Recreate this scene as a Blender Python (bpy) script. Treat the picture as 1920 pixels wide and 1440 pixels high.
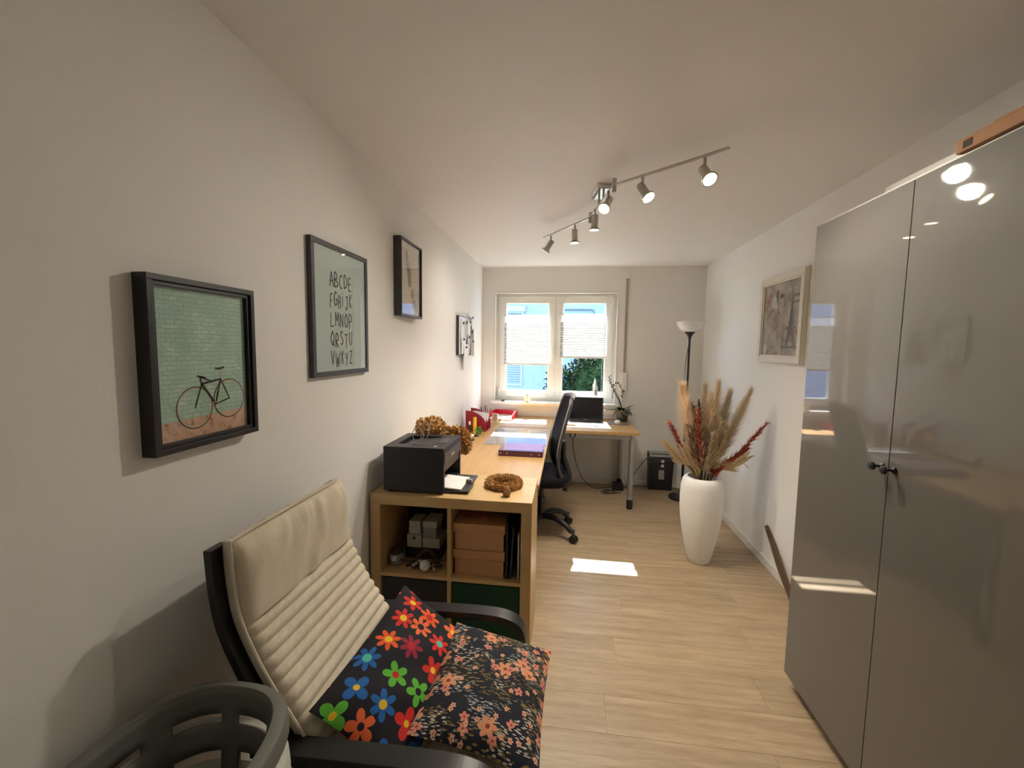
import bpy, bmesh, math, random
from mathutils import Vector, Matrix, Quaternion
import numpy as np
random.seed(7); rng = np.random.default_rng(7)
for o in list(bpy.data.objects): bpy.data.objects.remove(o)
SC = bpy.context.scene; COL = SC.collection
PI = math.pi
# ------------------------------------------------------------------ camera
FPX, PITCH, YAW, ROLL = 802.7, .0863, .1288, .0149
CAM = np.array([0., 0., 1.4844])
def _basis():
    cy, sy, cp, sp = math.cos(YAW), math.sin(YAW), math.cos(PITCH), math.sin(PITCH)
    fw = np.array([-sy*cp, cy*cp, -sp]); ri = np.array([cy, sy, 0.]); up = np.cross(ri, fw)
    cr, sr = math.cos(ROLL), math.sin(ROLL)
    return cr*ri+sr*up, -sr*ri+cr*up, fw
RI, UP, FW = _basis()
cd = bpy.data.cameras.new('camera'); cam = bpy.data.objects.new('camera', cd); COL.objects.link(cam)
cd.sensor_width = 36; cd.sensor_fit = 'HORIZONTAL'; cd.lens = FPX/1920*36; cd.clip_start = .02; cd.clip_end = 200
cam.matrix_world = Matrix(((RI[0], UP[0], -FW[0], CAM[0]), (RI[1], UP[1], -FW[1], CAM[1]), (RI[2], UP[2], -FW[2], CAM[2]), (0, 0, 0, 1)))
SC.camera = cam
def on(u, v, ax, c):           # photo pixel -> point on a known wall / table / floor plane
    d = FW+RI*(u-960)/FPX-UP*(v-720)/FPX; i = 'xyz'.index(ax)
    return Vector(CAM+d*(c-CAM[i])/d[i])
# ------------------------------------------------------------------ world, sun, exposure
SUN_DIR = Vector((.045, -1, -.965))
SUN_E, SKY_E, LAMP_W, EXPO = 46.0, 4.4, 16.5, 1.12
w = bpy.data.worlds.new('sky'); SC.world = w; w.use_nodes = True
bg = w.node_tree.nodes['Background']; bg.inputs[0].default_value = (.55, .74, 1.0, 1); bg.inputs[1].default_value = SKY_E
sd = bpy.data.lights.new('sun', 'SUN'); sd.energy = SUN_E; sd.angle = .009; sd.color = (1, .98, .96)
so = bpy.data.objects.new('sun', sd); COL.objects.link(so); so.location = (0, 12, 10)
so.rotation_euler = SUN_DIR.to_track_quat('-Z', 'Y').to_euler()
vs = SC.view_settings; vs.view_transform = 'Standard'; vs.look = 'None'; vs.gamma = 1; vs.exposure = EXPO; vs.use_curve_mapping = False
# ------------------------------------------------------------------ room numbers (metres)
XL, XR, YB, YN, H = -.95, 1.396, 4.70, -.9, 2.345
# ------------------------------------------------------------------ materials
MATS = {}
def lin(c):
    return tuple((x/12.92 if x <= .04045 else ((x+.055)/1.055)**2.4) for x in c)
def rgb(r, g, b): return lin((r/255, g/255, b/255))
class NT:
    def __init__(s, name):
        s.m = bpy.data.materials.new(name); s.m.use_nodes = True; s.t = s.m.node_tree; s.n = s.t.nodes
        s.bsdf = s.n['Principled BSDF']; s.out = s.n['Material Output']
    def node(s, typ, **kw):
        nd = s.n.new(typ)
        for k, v in kw.items(): setattr(nd, k, v)
        return nd
    def link(s, a, b): s.t.links.new(a, b)
    def set(s, sock, v):
        if hasattr(v, 'is_linked') or isinstance(v, bpy.types.NodeSocket): s.link(v, sock)
        else: sock.default_value = v
    def math(s, op, a, b=None, c=None, clamp=False):
        nd = s.node('ShaderNodeMath', operation=op, use_clamp=clamp)
        s.set(nd.inputs[0], a)
        if b is not None: s.set(nd.inputs[1], b)
        if c is not None: s.set(nd.inputs[2], c)
        return nd.outputs[0]
    def mix(s, f, a, b):
        nd = s.node('ShaderNodeMix', data_type='RGBA')
        s.set(nd.inputs[0], f)
        for sk, v in ((nd.inputs[6], a), (nd.inputs[7], b)):
            s.set(sk, v if isinstance(v, bpy.types.NodeSocket) else (*v[:3], 1))
        return nd.outputs[2]
    def coords(s, kind='Object', scale=(1, 1, 1), loc=(0, 0, 0), rot=(0, 0, 0)):
        tc = s.node('ShaderNodeTexCoord'); mp = s.node('ShaderNodeMapping')
        mp.inputs['Scale'].default_value = scale; mp.inputs['Location'].default_value = loc; mp.inputs['Rotation'].default_value = rot
        s.link(tc.outputs[kind], mp.inputs[0]); return mp.outputs[0]
    def noise(s, vec, scale=5, detail=4, rough=.5):
        nd = s.node('ShaderNodeTexNoise'); s.link(vec, nd.inputs['Vector'])
        nd.inputs['Scale'].default_value = scale; nd.inputs['Detail'].default_value = detail; nd.inputs['Roughness'].default_value = rough
        return nd.outputs['Fac']
    def ramp(s, f, stops, interp='LINEAR'):
        nd = s.node('ShaderNodeValToRGB'); cr = nd.color_ramp; cr.interpolation = interp
        while len(cr.elements) < len(stops): cr.elements.new(.5)
        for e, (p, c) in zip(cr.elements, stops): e.position = p; e.color = (*c[:3], 1)
        s.link(f, nd.inputs[0]); return nd.outputs[0]
    def bump(s, h, strength=.2, dist=.002):
        nd = s.node('ShaderNodeBump'); nd.inputs['Strength'].default_value = strength; nd.inputs['Distance'].default_value = dist
        s.link(h, nd.inputs['Height']); s.link(nd.outputs[0], s.bsdf.inputs['Normal'])
    def base(s, v): s.set(s.bsdf.inputs['Base Color'], v if isinstance(v, bpy.types.NodeSocket) else (*v[:3], 1))
    def p(s, **kw):
        for k, v in kw.items(): s.set(s.bsdf.inputs[k.replace('_', ' ')], v)
def mat(name, col, rough=.5, metal=0., var=.08, scale=30., stretch=(1, 1, 1), bump=0., coat=0., spec=.5, bdist=.001, trans=0.):
    if name in MATS: return MATS[name]
    t = NT(name); f = t.noise(t.coords(scale=stretch), scale)
    a = tuple(max(0, c*(1-var)) for c in col); b = tuple(min(1, c*(1+var)) for c in col)
    t.base(t.mix(f, a, b)); t.p(Roughness=rough, Metallic=metal)
    t.bsdf.inputs['Coat Weight'].default_value = coat; t.bsdf.inputs['Coat Roughness'].default_value = .03
    t.bsdf.inputs['Specular IOR Level'].default_value = spec
    if bump: t.bump(f, bump, bdist)
    MATS[name] = t.m; return t.m
def wood(name, c1, c2, axis, rough=.4, s=9., rnd=False):
    t = NT(name); sc = [14, 14, 14]; sc['xyz'.index(axis)] = 1.1
    vec = t.coords(scale=sc)
    if rnd:
        oi = t.node('ShaderNodeObjectInfo'); cx = t.node('ShaderNodeVectorMath', operation='ADD'); cb = t.node('ShaderNodeCombineXYZ')
        for k in range(3): t.link(t.math('MULTIPLY', oi.outputs['Random'], 37.+11*k), cb.inputs[k])
        t.link(vec, cx.inputs[0]); t.link(cb.outputs[0], cx.inputs[1]); vec = cx.outputs[0]
    f = t.noise(vec, s*.35, 6, .6); g = t.noise(vec, s*1.6, 3, .6)
    h = t.math('ADD', t.math('MULTIPLY', f, .7), t.math('MULTIPLY', g, .3))
    t.base(t.ramp(h, [(.32, c1), (.66, c2)]))
    if rnd:
        vv = t.math('ADD', t.math('MULTIPLY', oi.outputs['Random'], .10), .95)
        hs = t.node('ShaderNodeHueSaturation'); t.link(vv, hs.inputs['Value'])
        src = t.bsdf.inputs['Base Color'].links[0].from_socket; t.link(src, hs.inputs['Color']); t.link(hs.outputs[0], t.bsdf.inputs['Base Color'])
    t.p(Roughness=rough); t.bump(g, .08, .0006); MATS[name] = t.m; return t.m
def emit(name, col, e):
    t = NT(name); t.base((.9, .9, .85)); vec = t.coords(); f = t.noise(vec, 60)
    t.p(Roughness=.4); t.bsdf.inputs['Emission Color'].default_value = (*col, 1)
    t.link(t.math('ADD', t.math('MULTIPLY', f, e*.1), e*.95), t.bsdf.inputs['Emission Strength']); MATS[name] = t.m; return t.m
def glass(name, tint=(1, 1, 1), rough=.0, k=1.0):
    t = NT(name); tr = t.node('ShaderNodeBsdfTransparent'); gl = t.node('ShaderNodeBsdfGlossy'); mx = t.node('ShaderNodeMixShader'); lw = t.node('ShaderNodeLayerWeight')
    fz = t.math('ADD', t.math('MULTIPLY', t.math('POWER', lw.outputs['Facing'], 5.), .95), .045); tr.inputs[0].default_value = (*tint, 1); gl.inputs['Roughness'].default_value = rough
    t.link(t.math('MULTIPLY', fz, k), mx.inputs[0]); t.link(tr.outputs[0], mx.inputs[1]); t.link(gl.outputs[0], mx.inputs[2])
    t.link(mx.outputs[0], t.out.inputs[0]); MATS[name] = t.m; return t.m

def wallmat(name, col, s=1.0, rough=.75):
    t = NT(name); v = t.coords(); f = t.noise(v, 140, 3, .6); g = t.noise(v, 2.2, 3)
    t.base(t.mix(g, tuple(c*.97 for c in col), tuple(min(1, c*1.02) for c in col))); t.p(Roughness=rough); t.bump(f, .25*s, .0015); MATS[name] = t.m; return t.m
wallmat('wall_paint', (.84, .83, .80)); wallmat('ceiling_paint', (.80, .79, .77), .5, .55)
wood('floor_oak', rgb(146, 124, 96), rgb(182, 160, 130), 'x', .38, 7, True)
wood('desk_beech', rgb(178, 138, 84), rgb(196, 158, 104), 'y', .32, 8)
wood('birch', rgb(196, 162, 110), rgb(212, 180, 130), 'x', .38, 8)
wood('birch_v', rgb(196, 162, 110), rgb(212, 180, 130), 'z', .38, 8)
mat('white_trim', (.78, .76, .71), .4); mat('pvc', (.82, .80, .75), .3, var=.03); mat('seal', (.08, .08, .08), .7)
mat('black_plastic', (.012, .012, .016), .42, bump=.1, scale=200); mat('black_lacquer', (.011, .010, .010), .38, var=.2); mat('black_metal', (.012, .012, .012), .35)
mat('dark_grey', (.045, .045, .05), .4); mat('grey_metal', (.42, .43, .45), .38, .75); mat('steel', (.5, .48, .44), .28, 1.); mat('chrome', (.75, .75, .75), .08, 1.)
mat('rubber', (.01, .01, .01), .6); mat('paper', (.82, .81, .78), .7, var=.03); mat('white_plastic', (.8, .8, .78), .35, var=.03)
mat('cable_black', (.012, .012, .014), .45); mat('cable_grey', (.45, .43, .40), .5)
mat('kraft', rgb(196, 150, 106), .75, var=.06); mat('cardboard', rgb(152, 106, 62), .75, var=.07); mat('green_box', rgb(24, 66, 44), .8, bump=.3, scale=250)
mat('red_plastic', rgb(150, 26, 44), .35); mat('red_clear', rgb(214, 30, 66), .2); mat('yellow', rgb(236, 190, 30), .4); mat('green_plastic', rgb(20, 150, 74), .4)
mat('petal_brown', rgb(190, 146, 88), .85, var=.45, scale=70); mat('petal_tan', rgb(214, 172, 110), .85, var=.4, scale=90); mat('fuzz_brown', rgb(142, 98, 56), .9, var=.3, scale=120, bump=.6)
mat('wardrobe_gloss', rgb(104, 100, 94), .55, var=.01, coat=1., spec=.1); mat('wardrobe_side', rgb(200, 197, 190), .45)
mat('laptop_grey', (.36, .36, .38), .35, .4); mat('screen', (.010, .010, .012), .18, coat=.4); mat('keys', (.02, .02, .022), .5)
mat('basket_dark', rgb(108, 110, 102), .45, var=.04); mat('basket_light', rgb(196, 196, 186), .45, var=.03)
mat('leaf_dark', rgb(34, 66, 26), .4, var=.3); mat('root', rgb(150, 146, 124), .7); mat('bark', rgb(58, 50, 38), .9, bump=.5); mat('twig', rgb(64, 50, 36), .8)
mat('palm_brown', rgb(92, 70, 46), .8, var=.35, scale=60, stretch=(8, 8, 1))
mat('shade_glass', (.80, .80, .79), .18, var=.02, coat=.5)
glass('pane_glass', (.97, .99, 1.), 0, .7); glass('picture_glass', (1, 1, 1), .01, .85); glass('clear_mat', (.92, .92, .93), .06, 1.2); mat('mat_light', rgb(176, 176, 178), .6)
# vase: chalky white with turned ridges
t = NT('vase_white'); v = t.coords(scale=(1, 1, 60)); f = t.noise(v, 1.6, 3); g = t.noise(t.coords(), 60, 3)
t.base(t.mix(g, (.80, .79, .77), (.88, .87, .85))); t.p(Roughness=.75); t.bump(t.math('ADD', f, t.math('MULTIPLY', g, .5)), .5, .002); MATS['vase'] = t.m
# blind fabric: thin white translucent cloth
t = NT('blind_cloth'); tl = t.node('ShaderNodeBsdfTranslucent'); mx = t.node('ShaderNodeMixShader'); f = t.noise(t.coords(scale=(1, 1, 8)), 300)
c = t.mix(f, (.62, .62, .60), (.70, .70, .68)); t.base(c); t.link(c, tl.inputs[0]); t.p(Roughness=.9); mx.inputs[0].default_value = .06
t.link(t.bsdf.outputs[0], mx.inputs[1]); t.link(tl.outputs[0], mx.inputs[2]); t.link(mx.outputs[0], t.out.inputs[0]); MATS['blind'] = t.m
t = NT('sheer_cloth'); tr = t.node('ShaderNodeBsdfTransparent'); mx = t.node('ShaderNodeMixShader'); f = t.noise(t.coords(scale=(1, 1, 8)), 300)
t.base(t.mix(f, (.8, .8, .78), (.88, .88, .86))); t.p(Roughness=.9); mx.inputs[0].default_value = .62; t.link(t.bsdf.outputs[0], mx.inputs[1]); t.link(tr.outputs[0], mx.inputs[2]); t.link(mx.outputs[0], t.out.inputs[0]); MATS['sheer'] = t.m
# chair cushion canvas
t = NT('cushion_canvas'); v = t.coords(); f = t.noise(v, 420, 2); g = t.noise(t.coords(scale=(1, 1.6, .5)), 16, 3)
t.base(t.mix(g, rgb(206, 194, 172), rgb(224, 214, 192))); t.p(Roughness=.9); t.bump(t.math('ADD', t.math('MULTIPLY', f, .2), g), .5, .006); MATS['canvas'] = t.m
def plume_mat(name, c1, c2):
    t = NT(name); f = t.noise(t.coords(), 55, 3); c_ = t.mix(f, c1, c2); t.base(c_); t.p(Roughness=.85); tl = t.node('ShaderNodeBsdfTranslucent'); t.link(c_, tl.inputs[0]); mx = t.node('ShaderNodeMixShader'); mx.inputs[0].default_value = .5
    t.link(t.bsdf.outputs[0], mx.inputs[1]); t.link(tl.outputs[0], mx.inputs[2]); t.link(mx.outputs[0], t.out.inputs[0]); MATS[name] = t.m
plume_mat('plume_cream', rgb(236, 208, 168), rgb(250, 236, 208)); plume_mat('plume_beige', rgb(214, 190, 158), rgb(244, 228, 200)); plume_mat('plume_rust', rgb(164, 70, 52), rgb(212, 118, 92))
plume_mat('plume_navy', rgb(18, 18, 44), rgb(44, 40, 80)); plume_mat('plume_grey', rgb(206, 188, 160), rgb(240, 226, 202)); plume_mat('palm_cream', rgb(226, 204, 160), rgb(244, 228, 192))
plume_mat('stem_tan', rgb(110, 80, 48), rgb(150, 116, 74))
# printed fabrics ---------------------------------------------------
def flower_field(t, uv, scale, rnd, petals, size, seed=(0, 0, 0), deep=.35):
    mp = t.node('ShaderNodeMapping'); t.link(uv, mp.inputs[0]); mp.inputs['Scale'].default_value = (scale, scale, scale); mp.inputs['Location'].default_value = seed
    vo = t.node('ShaderNodeTexVoronoi', voronoi_dimensions='2D'); t.link(mp.outputs[0], vo.inputs['Vector']); vo.inputs['Scale'].default_value = 1; vo.inputs['Randomness'].default_value = rnd
    sb = t.node('ShaderNodeVectorMath', operation='SUBTRACT'); t.link(mp.outputs[0], sb.inputs[0]); t.link(vo.outputs['Position'], sb.inputs[1])
    sp = t.node('ShaderNodeSeparateXYZ'); t.link(sb.outputs[0], sp.inputs[0]); sc = t.node('ShaderNodeSeparateColor'); t.link(vo.outputs['Color'], sc.inputs[0])
    ang = t.math('ARCTAN2', sp.outputs[1], sp.outputs[0]); r = vo.outputs['Distance']
    ang = t.math('ADD', ang, t.math('MULTIPLY', sc.outputs[1], 6.28))
    if petals == 'mixed':
        k = t.math('ADD', t.math('FLOOR', t.math('MULTIPLY', sc.outputs[2], 3.99)), 4.)
    else: k = petals
    pet = t.math('ABSOLUTE', t.math('COSINE', t.math('MULTIPLY', t.math('MULTIPLY', ang, k), .5)))
    R = t.math('MULTIPLY', t.math('ADD', t.math('MULTIPLY', pet, 1-deep), deep), size)
    return r, R, sc, sp
def leaf_field(t, uv, scale, rot, stretch, thr, seed):
    mp = t.node('ShaderNodeMapping'); t.link(uv, mp.inputs[0]); mp.inputs['Scale'].default_value = (scale, scale*stretch, 1); mp.inputs['Rotation'].default_value = (0, 0, rot); mp.inputs['Location'].default_value = seed
    vo = t.node('ShaderNodeTexVoronoi', voronoi_dimensions='2D'); t.link(mp.outputs[0], vo.inputs['Vector']); vo.inputs['Scale'].default_value = 1
    return t.math('LESS_THAN', vo.outputs['Distance'], thr)
def smooth_mask(t, uv, scale, thr, seed):
    mp = t.node('ShaderNodeMapping'); t.link(uv, mp.inputs[0]); mp.inputs['Location'].default_value = seed
    return t.math('GREATER_THAN', t.noise(mp.outputs[0], scale, 1), thr)
t = NT('retro_flower_print'); uv = t.coords('UV')
r, R, sc, sp = flower_field(t, uv, 1.0, .35, 'mixed', .46)
col = t.ramp(sc.outputs[0], [(0, rgb(236, 92, 32)), (.2, rgb(30, 100, 176)), (.38, rgb(92, 180, 52)), (.54, rgb(214, 44, 36)), (.68, rgb(226, 202, 40)), (.8, rgb(150, 30, 60)), (.9, rgb(238, 110, 60))], 'CONSTANT')
ctr = t.ramp(sc.outputs[1], [(0, rgb(240, 196, 40)), (.35, rgb(190, 30, 30)), (.65, rgb(20, 20, 30)), (.85, rgb(90, 200, 180))], 'CONSTANT')
c = t.mix(t.math('LESS_THAN', r, R), rgb(20, 19, 28), col); c = t.mix(t.math('LESS_THAN', r, t.math('ADD', t.math('MULTIPLY', sc.outputs[2], .06), .09)), c, ctr)
t.base(c); t.p(Roughness=.85); t.bump(t.noise(t.coords(), 14, 3), .4, .006); MATS['retro_print'] = t.m
t = NT('botanical_print'); uv = t.coords('UV'); c = rgb(11, 14, 30)
for (s_, ro, st, th, sd_, co, ms) in ((5.6, .6, 3.4, .27, (3, 1, 0), rgb(128, 106, 56), .53), (6, -.7, 3.6, .26, (7, 5, 0), rgb(112, 94, 52), .54), (6.6, .2, 3.4, .25, (1, 9, 0), rgb(186, 184, 172), .57), (6.2, 1.9, 3.4, .26, (4, 4, 0), rgb(112, 126, 128), .57)):
    mk = t.math('MULTIPLY', leaf_field(t, uv, s_, ro, st, th, sd_), smooth_mask(t, uv, 1.7, ms, (sd_[1], sd_[0], 2))); c = t.mix(mk, c, co)
for (s_, pt, sz, sd_, co, keep) in ((2.1, 6, .40, (.3, .2, 0), rgb(212, 142, 104), .62), (3.6, 5, .36, (.7, .1, 0), rgb(206, 126, 110), .70), (6, 5, .34, (.2, .9, 0), rgb(220, 160, 128), .78)):
    r, R, sc, sp = flower_field(t, uv, s_, .9, pt, sz, sd_, .5)
    on_ = t.math('MULTIPLY', t.math('LESS_THAN', r, R), t.math('GREATER_THAN', sc.outputs[0], keep)); c = t.mix(on_, c, co)
    c = t.mix(t.math('MULTIPLY', t.math('LESS_THAN', r, sz*.22), t.math('GREATER_THAN', sc.outputs[0], keep)), c, rgb(130, 60, 36))
t.base(c); t.p(Roughness=.85); t.bump(t.noise(t.coords(), 16, 3), .4, .006); MATS['botanical'] = t.m
t = NT('pillow_backing'); f = t.noise(t.coords(scale=(1, 1, 1)), 90, 2); t.base(t.ramp(f, [(.52, rgb(206, 198, 182)), (.60, rgb(150, 138, 118))])); t.p(Roughness=.9); MATS['backing'] = t.m
# printed pictures ---------------------------------------------------
t = NT('brick_wall_print'); uv = t.coords('UV'); br = t.node('ShaderNodeTexBrick'); mp = t.coords('UV', scale=(1, 1.22, 1)); nz = t.noise(uv, 9, 5, .65)
wob = t.node('ShaderNodeVectorMath', operation='ADD'); cb = t.node('ShaderNodeCombineXYZ'); t.link(t.math('MULTIPLY', nz, .035), cb.inputs[0]); t.link(t.math('MULTIPLY', t.noise(uv, 12, 3), .035), cb.inputs[1])
t.link(mp, wob.inputs[0]); t.link(cb.outputs[0], wob.inputs[1]); t.link(wob.outputs[0], br.inputs['Vector'])
br.inputs['Color1'].default_value = (*rgb(178, 206, 190), 1); br.inputs['Color2'].default_value = (*rgb(194, 220, 206), 1); br.inputs['Mortar'].default_value = (*rgb(122, 160, 140), 1)
br.inputs['Scale'].default_value = 9; br.inputs['Mortar Size'].default_value = .022; br.inputs['Row Height'].default_value = .33; br.inputs['Brick Width'].default_value = .8
c = t.mix(t.ramp(t.noise(uv, 5, 6, .7), [(.35, (0, 0, 0)), (.7, (1, 1, 1))]), br.outputs[0], rgb(148, 190, 168))
sp = t.node('ShaderNodeSeparateXYZ'); t.link(uv, sp.inputs[0]); pave = t.ramp(t.noise(uv, 14, 5, .7), [(.34, rgb(136, 100, 78)), (.46, rgb(206, 168, 140)), (.7, rgb(220, 186, 160))])
edge = t.math('ADD', t.math('MULTIPLY', sp.outputs[0], .02), .125)
c = t.mix(t.math('LESS_THAN', sp.outputs[1], edge), c, pave); t.base(c); t.p(Roughness=.6); MATS['bike_print'] = t.m
mat('alphabet_paper', rgb(184, 200, 196), .6, var=.05, scale=8); mat('ink', rgb(78, 78, 74), .7); mat('print_black', rgb(24, 32, 28), .7); mat('print_cream', rgb(196, 186, 164), .7)
t = NT('plant_print'); uv = t.coords('UV'); f = t.noise(uv, 4, 3); t.base(t.mix(f, rgb(196, 186, 164), rgb(214, 206, 188))); t.p(Roughness=.6); MATS['plant_paper'] = t.m
mat('print_taupe', rgb(150, 134, 112), .7); mat('passepartout', rgb(226, 222, 214), .6, var=.02)
t = NT('city_collage_print'); uv = t.coords('UV'); a = t.noise(uv, 3.2, 6, .7); b = t.noise(t.coords('UV', scale=(1, 3, 1)), 7, 5, .7)
c = t.ramp(a, [(.3, rgb(90, 84, 84)), (.45, rgb(146, 136, 126)), (.58, rgb(188, 178, 164)), (.75, rgb(120, 112, 118))]); c = t.mix(t.math('MULTIPLY', t.math('GREATER_THAN', b, .6), .6), c, rgb(206, 198, 186))
c = t.mix(t.math('MULTIPLY', t.math('GREATER_THAN', t.noise(t.coords('UV', loc=(3, 5, 0)), 4.5, 3), .66), .8), c, rgb(150, 74, 84)); t.base(c); t.p(Roughness=.65); MATS['collage'] = t.m
mat('collage_dark', rgb(92, 88, 84), .7, var=.3, scale=60); mat('collage_red', rgb(160, 84, 92), .7, var=.3, scale=60); mat('collage_pale', rgb(204, 196, 190), .7, var=.2, scale=60)
mat('strap_tan', rgb(168, 156, 136), .8); mat('frame_white', rgb(222, 216, 200), .4, var=.02)
mat('facade', rgb(104, 118, 150), .8, var=.03, scale=2); mat('facade_trim', rgb(118, 132, 162), .7); mat('shutter', rgb(92, 106, 142), .6); mat('dark_pane', (.05, .06, .08), .15)
t = NT('tree_leaf'); oi = t.noise(t.coords(), 3.5, 3); t.base(t.ramp(oi, [(.3, rgb(10, 22, 10)), (.55, rgb(20, 38, 18)), (.75, rgb(42, 58, 30))])); t.p(Roughness=.8); t.bsdf.inputs['Specular IOR Level'].default_value = .05; MATS['tree_leaf'] = t.m
mat('grass', rgb(70, 100, 48), .9, var=.3, scale=3)
mat('binder_purple', rgb(74, 22, 66), .25, coat=.6, var=.3, scale=25); mat('mauve', rgb(150, 90, 130), .3, coat=.5, var=.4, scale=18); mat('mouse_white', rgb(214, 196, 184), .35); mat('pad_grey', rgb(128, 120, 120), .8)
mat('clay', rgb(206, 184, 140), .7); mat('cactus', rgb(90, 96, 74), .8, var=.3); mat('soil', (.03, .022, .015), .9); mat('pot_clear', (.05, .045, .035), .15, coat=.6, var=.4, scale=40)
mat('ball_white', (.72, .70, .66), .7); mat('gift_grey', rgb(150, 150, 146), .6); mat('gift_light', rgb(186, 182, 172), .6); mat('mesh_black', (.006, .0055, .010), .85, spec=.2, bump=.6, scale=500, bdist=.002)
emit('bulb_warm', (1, .82, .5), 22.)
MAT = MATS
# ------------------------------------------------------------------ mesh builder
def catmull(pts, n=6):
    P = [Vector(p) for p in pts]
    if len(P) < 3: return P
    out = []
    for i in range(len(P)-1):
        a = P[i-1] if i else P[0]*2-P[1]; b, c = P[i], P[i+1]; d = P[i+2] if i+2 < len(P) else P[-1]*2-P[-2]
        for k in range(n):
            t_ = k/n
            out.append(.5*((2*b)+(c-a)*t_+(2*a-5*b+4*c-d)*t_*t_+(3*b-a-3*c+d)*t_**3))
    out.append(P[-1]); return out
class B:
    def __init__(s): s.v = []; s.f = []; s.uv = None
    def add(s, vs, fs):
        o = len(s.v); s.v += [tuple(v) for v in vs]; s.f += [tuple(i+o for i in f) for f in fs]; return s
    def box(s, lo, hi, M=None):
        x0, y0, z0 = lo; x1, y1, z1 = hi
        vs = [Vector(p) for p in ((x0, y0, z0), (x1, y0, z0), (x1, y1, z0), (x0, y1, z0), (x0, y0, z1), (x1, y0, z1), (x1, y1, z1), (x0, y1, z1))]
        if M is not None: vs = [M @ v for v in vs]
        return s.add(vs, [(3, 2, 1, 0), (4, 5, 6, 7), (0, 1, 5, 4), (1, 2, 6, 5), (2, 3, 7, 6), (3, 0, 4, 7)])
    def cyl(s, p0, p1, r0, r1=None, n=16, caps=True):
        p0, p1 = Vector(p0), Vector(p1); r1 = r0 if r1 is None else r1
        q = (p1-p0).to_track_quat('Z', 'Y'); vs = []
        for p, r in ((p0, r0), (p1, r1)):
            for k in range(n): a = 2*PI*k/n; vs.append(p+q @ Vector((r*math.cos(a), r*math.sin(a), 0)))
        fs = [(k, (k+1) % n, n+(k+1) % n, n+k) for k in range(n)]
        if caps: fs += [tuple(range(n-1, -1, -1)), tuple(range(n, 2*n))]
        return s.add(vs, fs)
    def tube(s, pts, r, n=8, caps=True, closed=False):
        pts = [Vector(p) for p in pts]; m = len(pts); rr = r if isinstance(r, (list, tuple)) else [r]*m
        vs = []; up = None
        for i, p in enumerate(pts):
            d = (pts[(i+1) % m]-pts[i-1]) if closed else (pts[min(i+1, m-1)]-pts[max(i-1, 0)])
            d = d.normalized() if d.length > 1e-9 else Vector((0, 0, 1))
            if up is None: up = d.orthogonal().normalized()
            up = (up-d*up.dot(d)); up = up.normalized() if up.length > 1e-6 else d.orthogonal().normalized()
            sd_ = d.cross(up)
            for k in range(n): a = 2*PI*k/n; vs.append(p+(up*math.cos(a)+sd_*math.sin(a))*rr[i])
        fs = []; L = m if closed else m-1
        for i in range(L):
            j = (i+1) % m
            for k in range(n): fs.append((i*n+k, i*n+(k+1) % n, j*n+(k+1) % n, j*n+k))
        if caps and not closed: fs += [tuple(range(n-1, -1, -1)), tuple((m-1)*n+k for k in range(n))]
        return s.add(vs, fs)
    def lathe(s, prof, n=32, c=(0, 0, 0), sx=1, sy=1, closed=False):
        vs = []; c = Vector(c)
        for r, z in prof:
            for k in range(n): a = 2*PI*k/n; vs.append(c+Vector((r*sx*math.cos(a), r*sy*math.sin(a), z)))
        m = len(prof); fs = []
        for i in range(m if closed else m-1):
            j = (i+1) % m
            for k in range(n): fs.append((i*n+k, i*n+(k+1) % n, j*n+(k+1) % n, j*n+k))
        if not closed:
            if prof[0][0] > 1e-6: fs.append(tuple(range(n-1, -1, -1)))
            if prof[-1][0] > 1e-6: fs.append(tuple((m-1)*n+k for k in range(n)))
        return s.add(vs, fs)
    def strip(s, pts, hw, th, side=(0, 1, 0)):       # bent laminated board: centre line, half width along side, thickness
        pts = [Vector(p) for p in pts]; sd_ = Vector(side); vs = []
        for i, p in enumerate(pts):
            d = (pts[min(i+1, len(pts)-1)]-pts[max(i-1, 0)]).normalized(); nn = d.cross(sd_).normalized()*th/2
            vs += [p-sd_*hw-nn, p+sd_*hw-nn, p+sd_*hw+nn, p-sd_*hw+nn]
        fs = []
        for i in range(len(pts)-1):
            for k in range(4): fs.append((i*4+k, i*4+(k+1) % 4, i*4+4+(k+1) % 4, i*4+4+k))
        m = (len(pts)-1)*4; fs += [(3, 2, 1, 0), (m, m+1, m+2, m+3)]
        return s.add(vs, fs)
    def prism(s, poly, h, M=None):                   # polygon in xy extruded along z by h
        n = len(poly); vs = [Vector((x, y, 0)) for x, y in poly]+[Vector((x, y, h)) for x, y in poly]
        if M is not None: vs = [M @ v for v in vs]
        return s.add(vs, [tuple(range(n-1, -1, -1)), tuple(range(n, 2*n))]+[(k, (k+1) % n, n+(k+1) % n, n+k) for k in range(n)])
    def blade(s, p, d, up, L, wd, curl=.0, seg=2):    # thin leaf / petal
        p, d, up = Vector(p), Vector(d).normalized(), Vector(up); sd_ = d.cross(up)
        sd_ = sd_.normalized() if sd_.length > 1e-6 else d.orthogonal().normalized(); nn = sd_.cross(d)
        vs = []; 
        for i in range(seg+1):
            t_ = i/seg; ww = wd*.5*math.sin(PI*min(.98, .12+.86*t_)); q = p+d*L*t_+nn*curl*L*t_*t_; vs += [q-sd_*ww, q+sd_*ww]
        return s.add(vs, [(2*i, 2*i+1, 2*i+3, 2*i+2) for i in range(seg)])
    def mesh(s, name='mesh'):
        me = bpy.data.meshes.new(name); me.from_pydata(s.v, [], s.f); me.update()
        if s.uv is not None:
            l = me.uv_layers.new(name='UVMap')
            for lp in me.loops: l.data[lp.index].uv = s.uv[lp.vertex_index]
        return me
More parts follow.
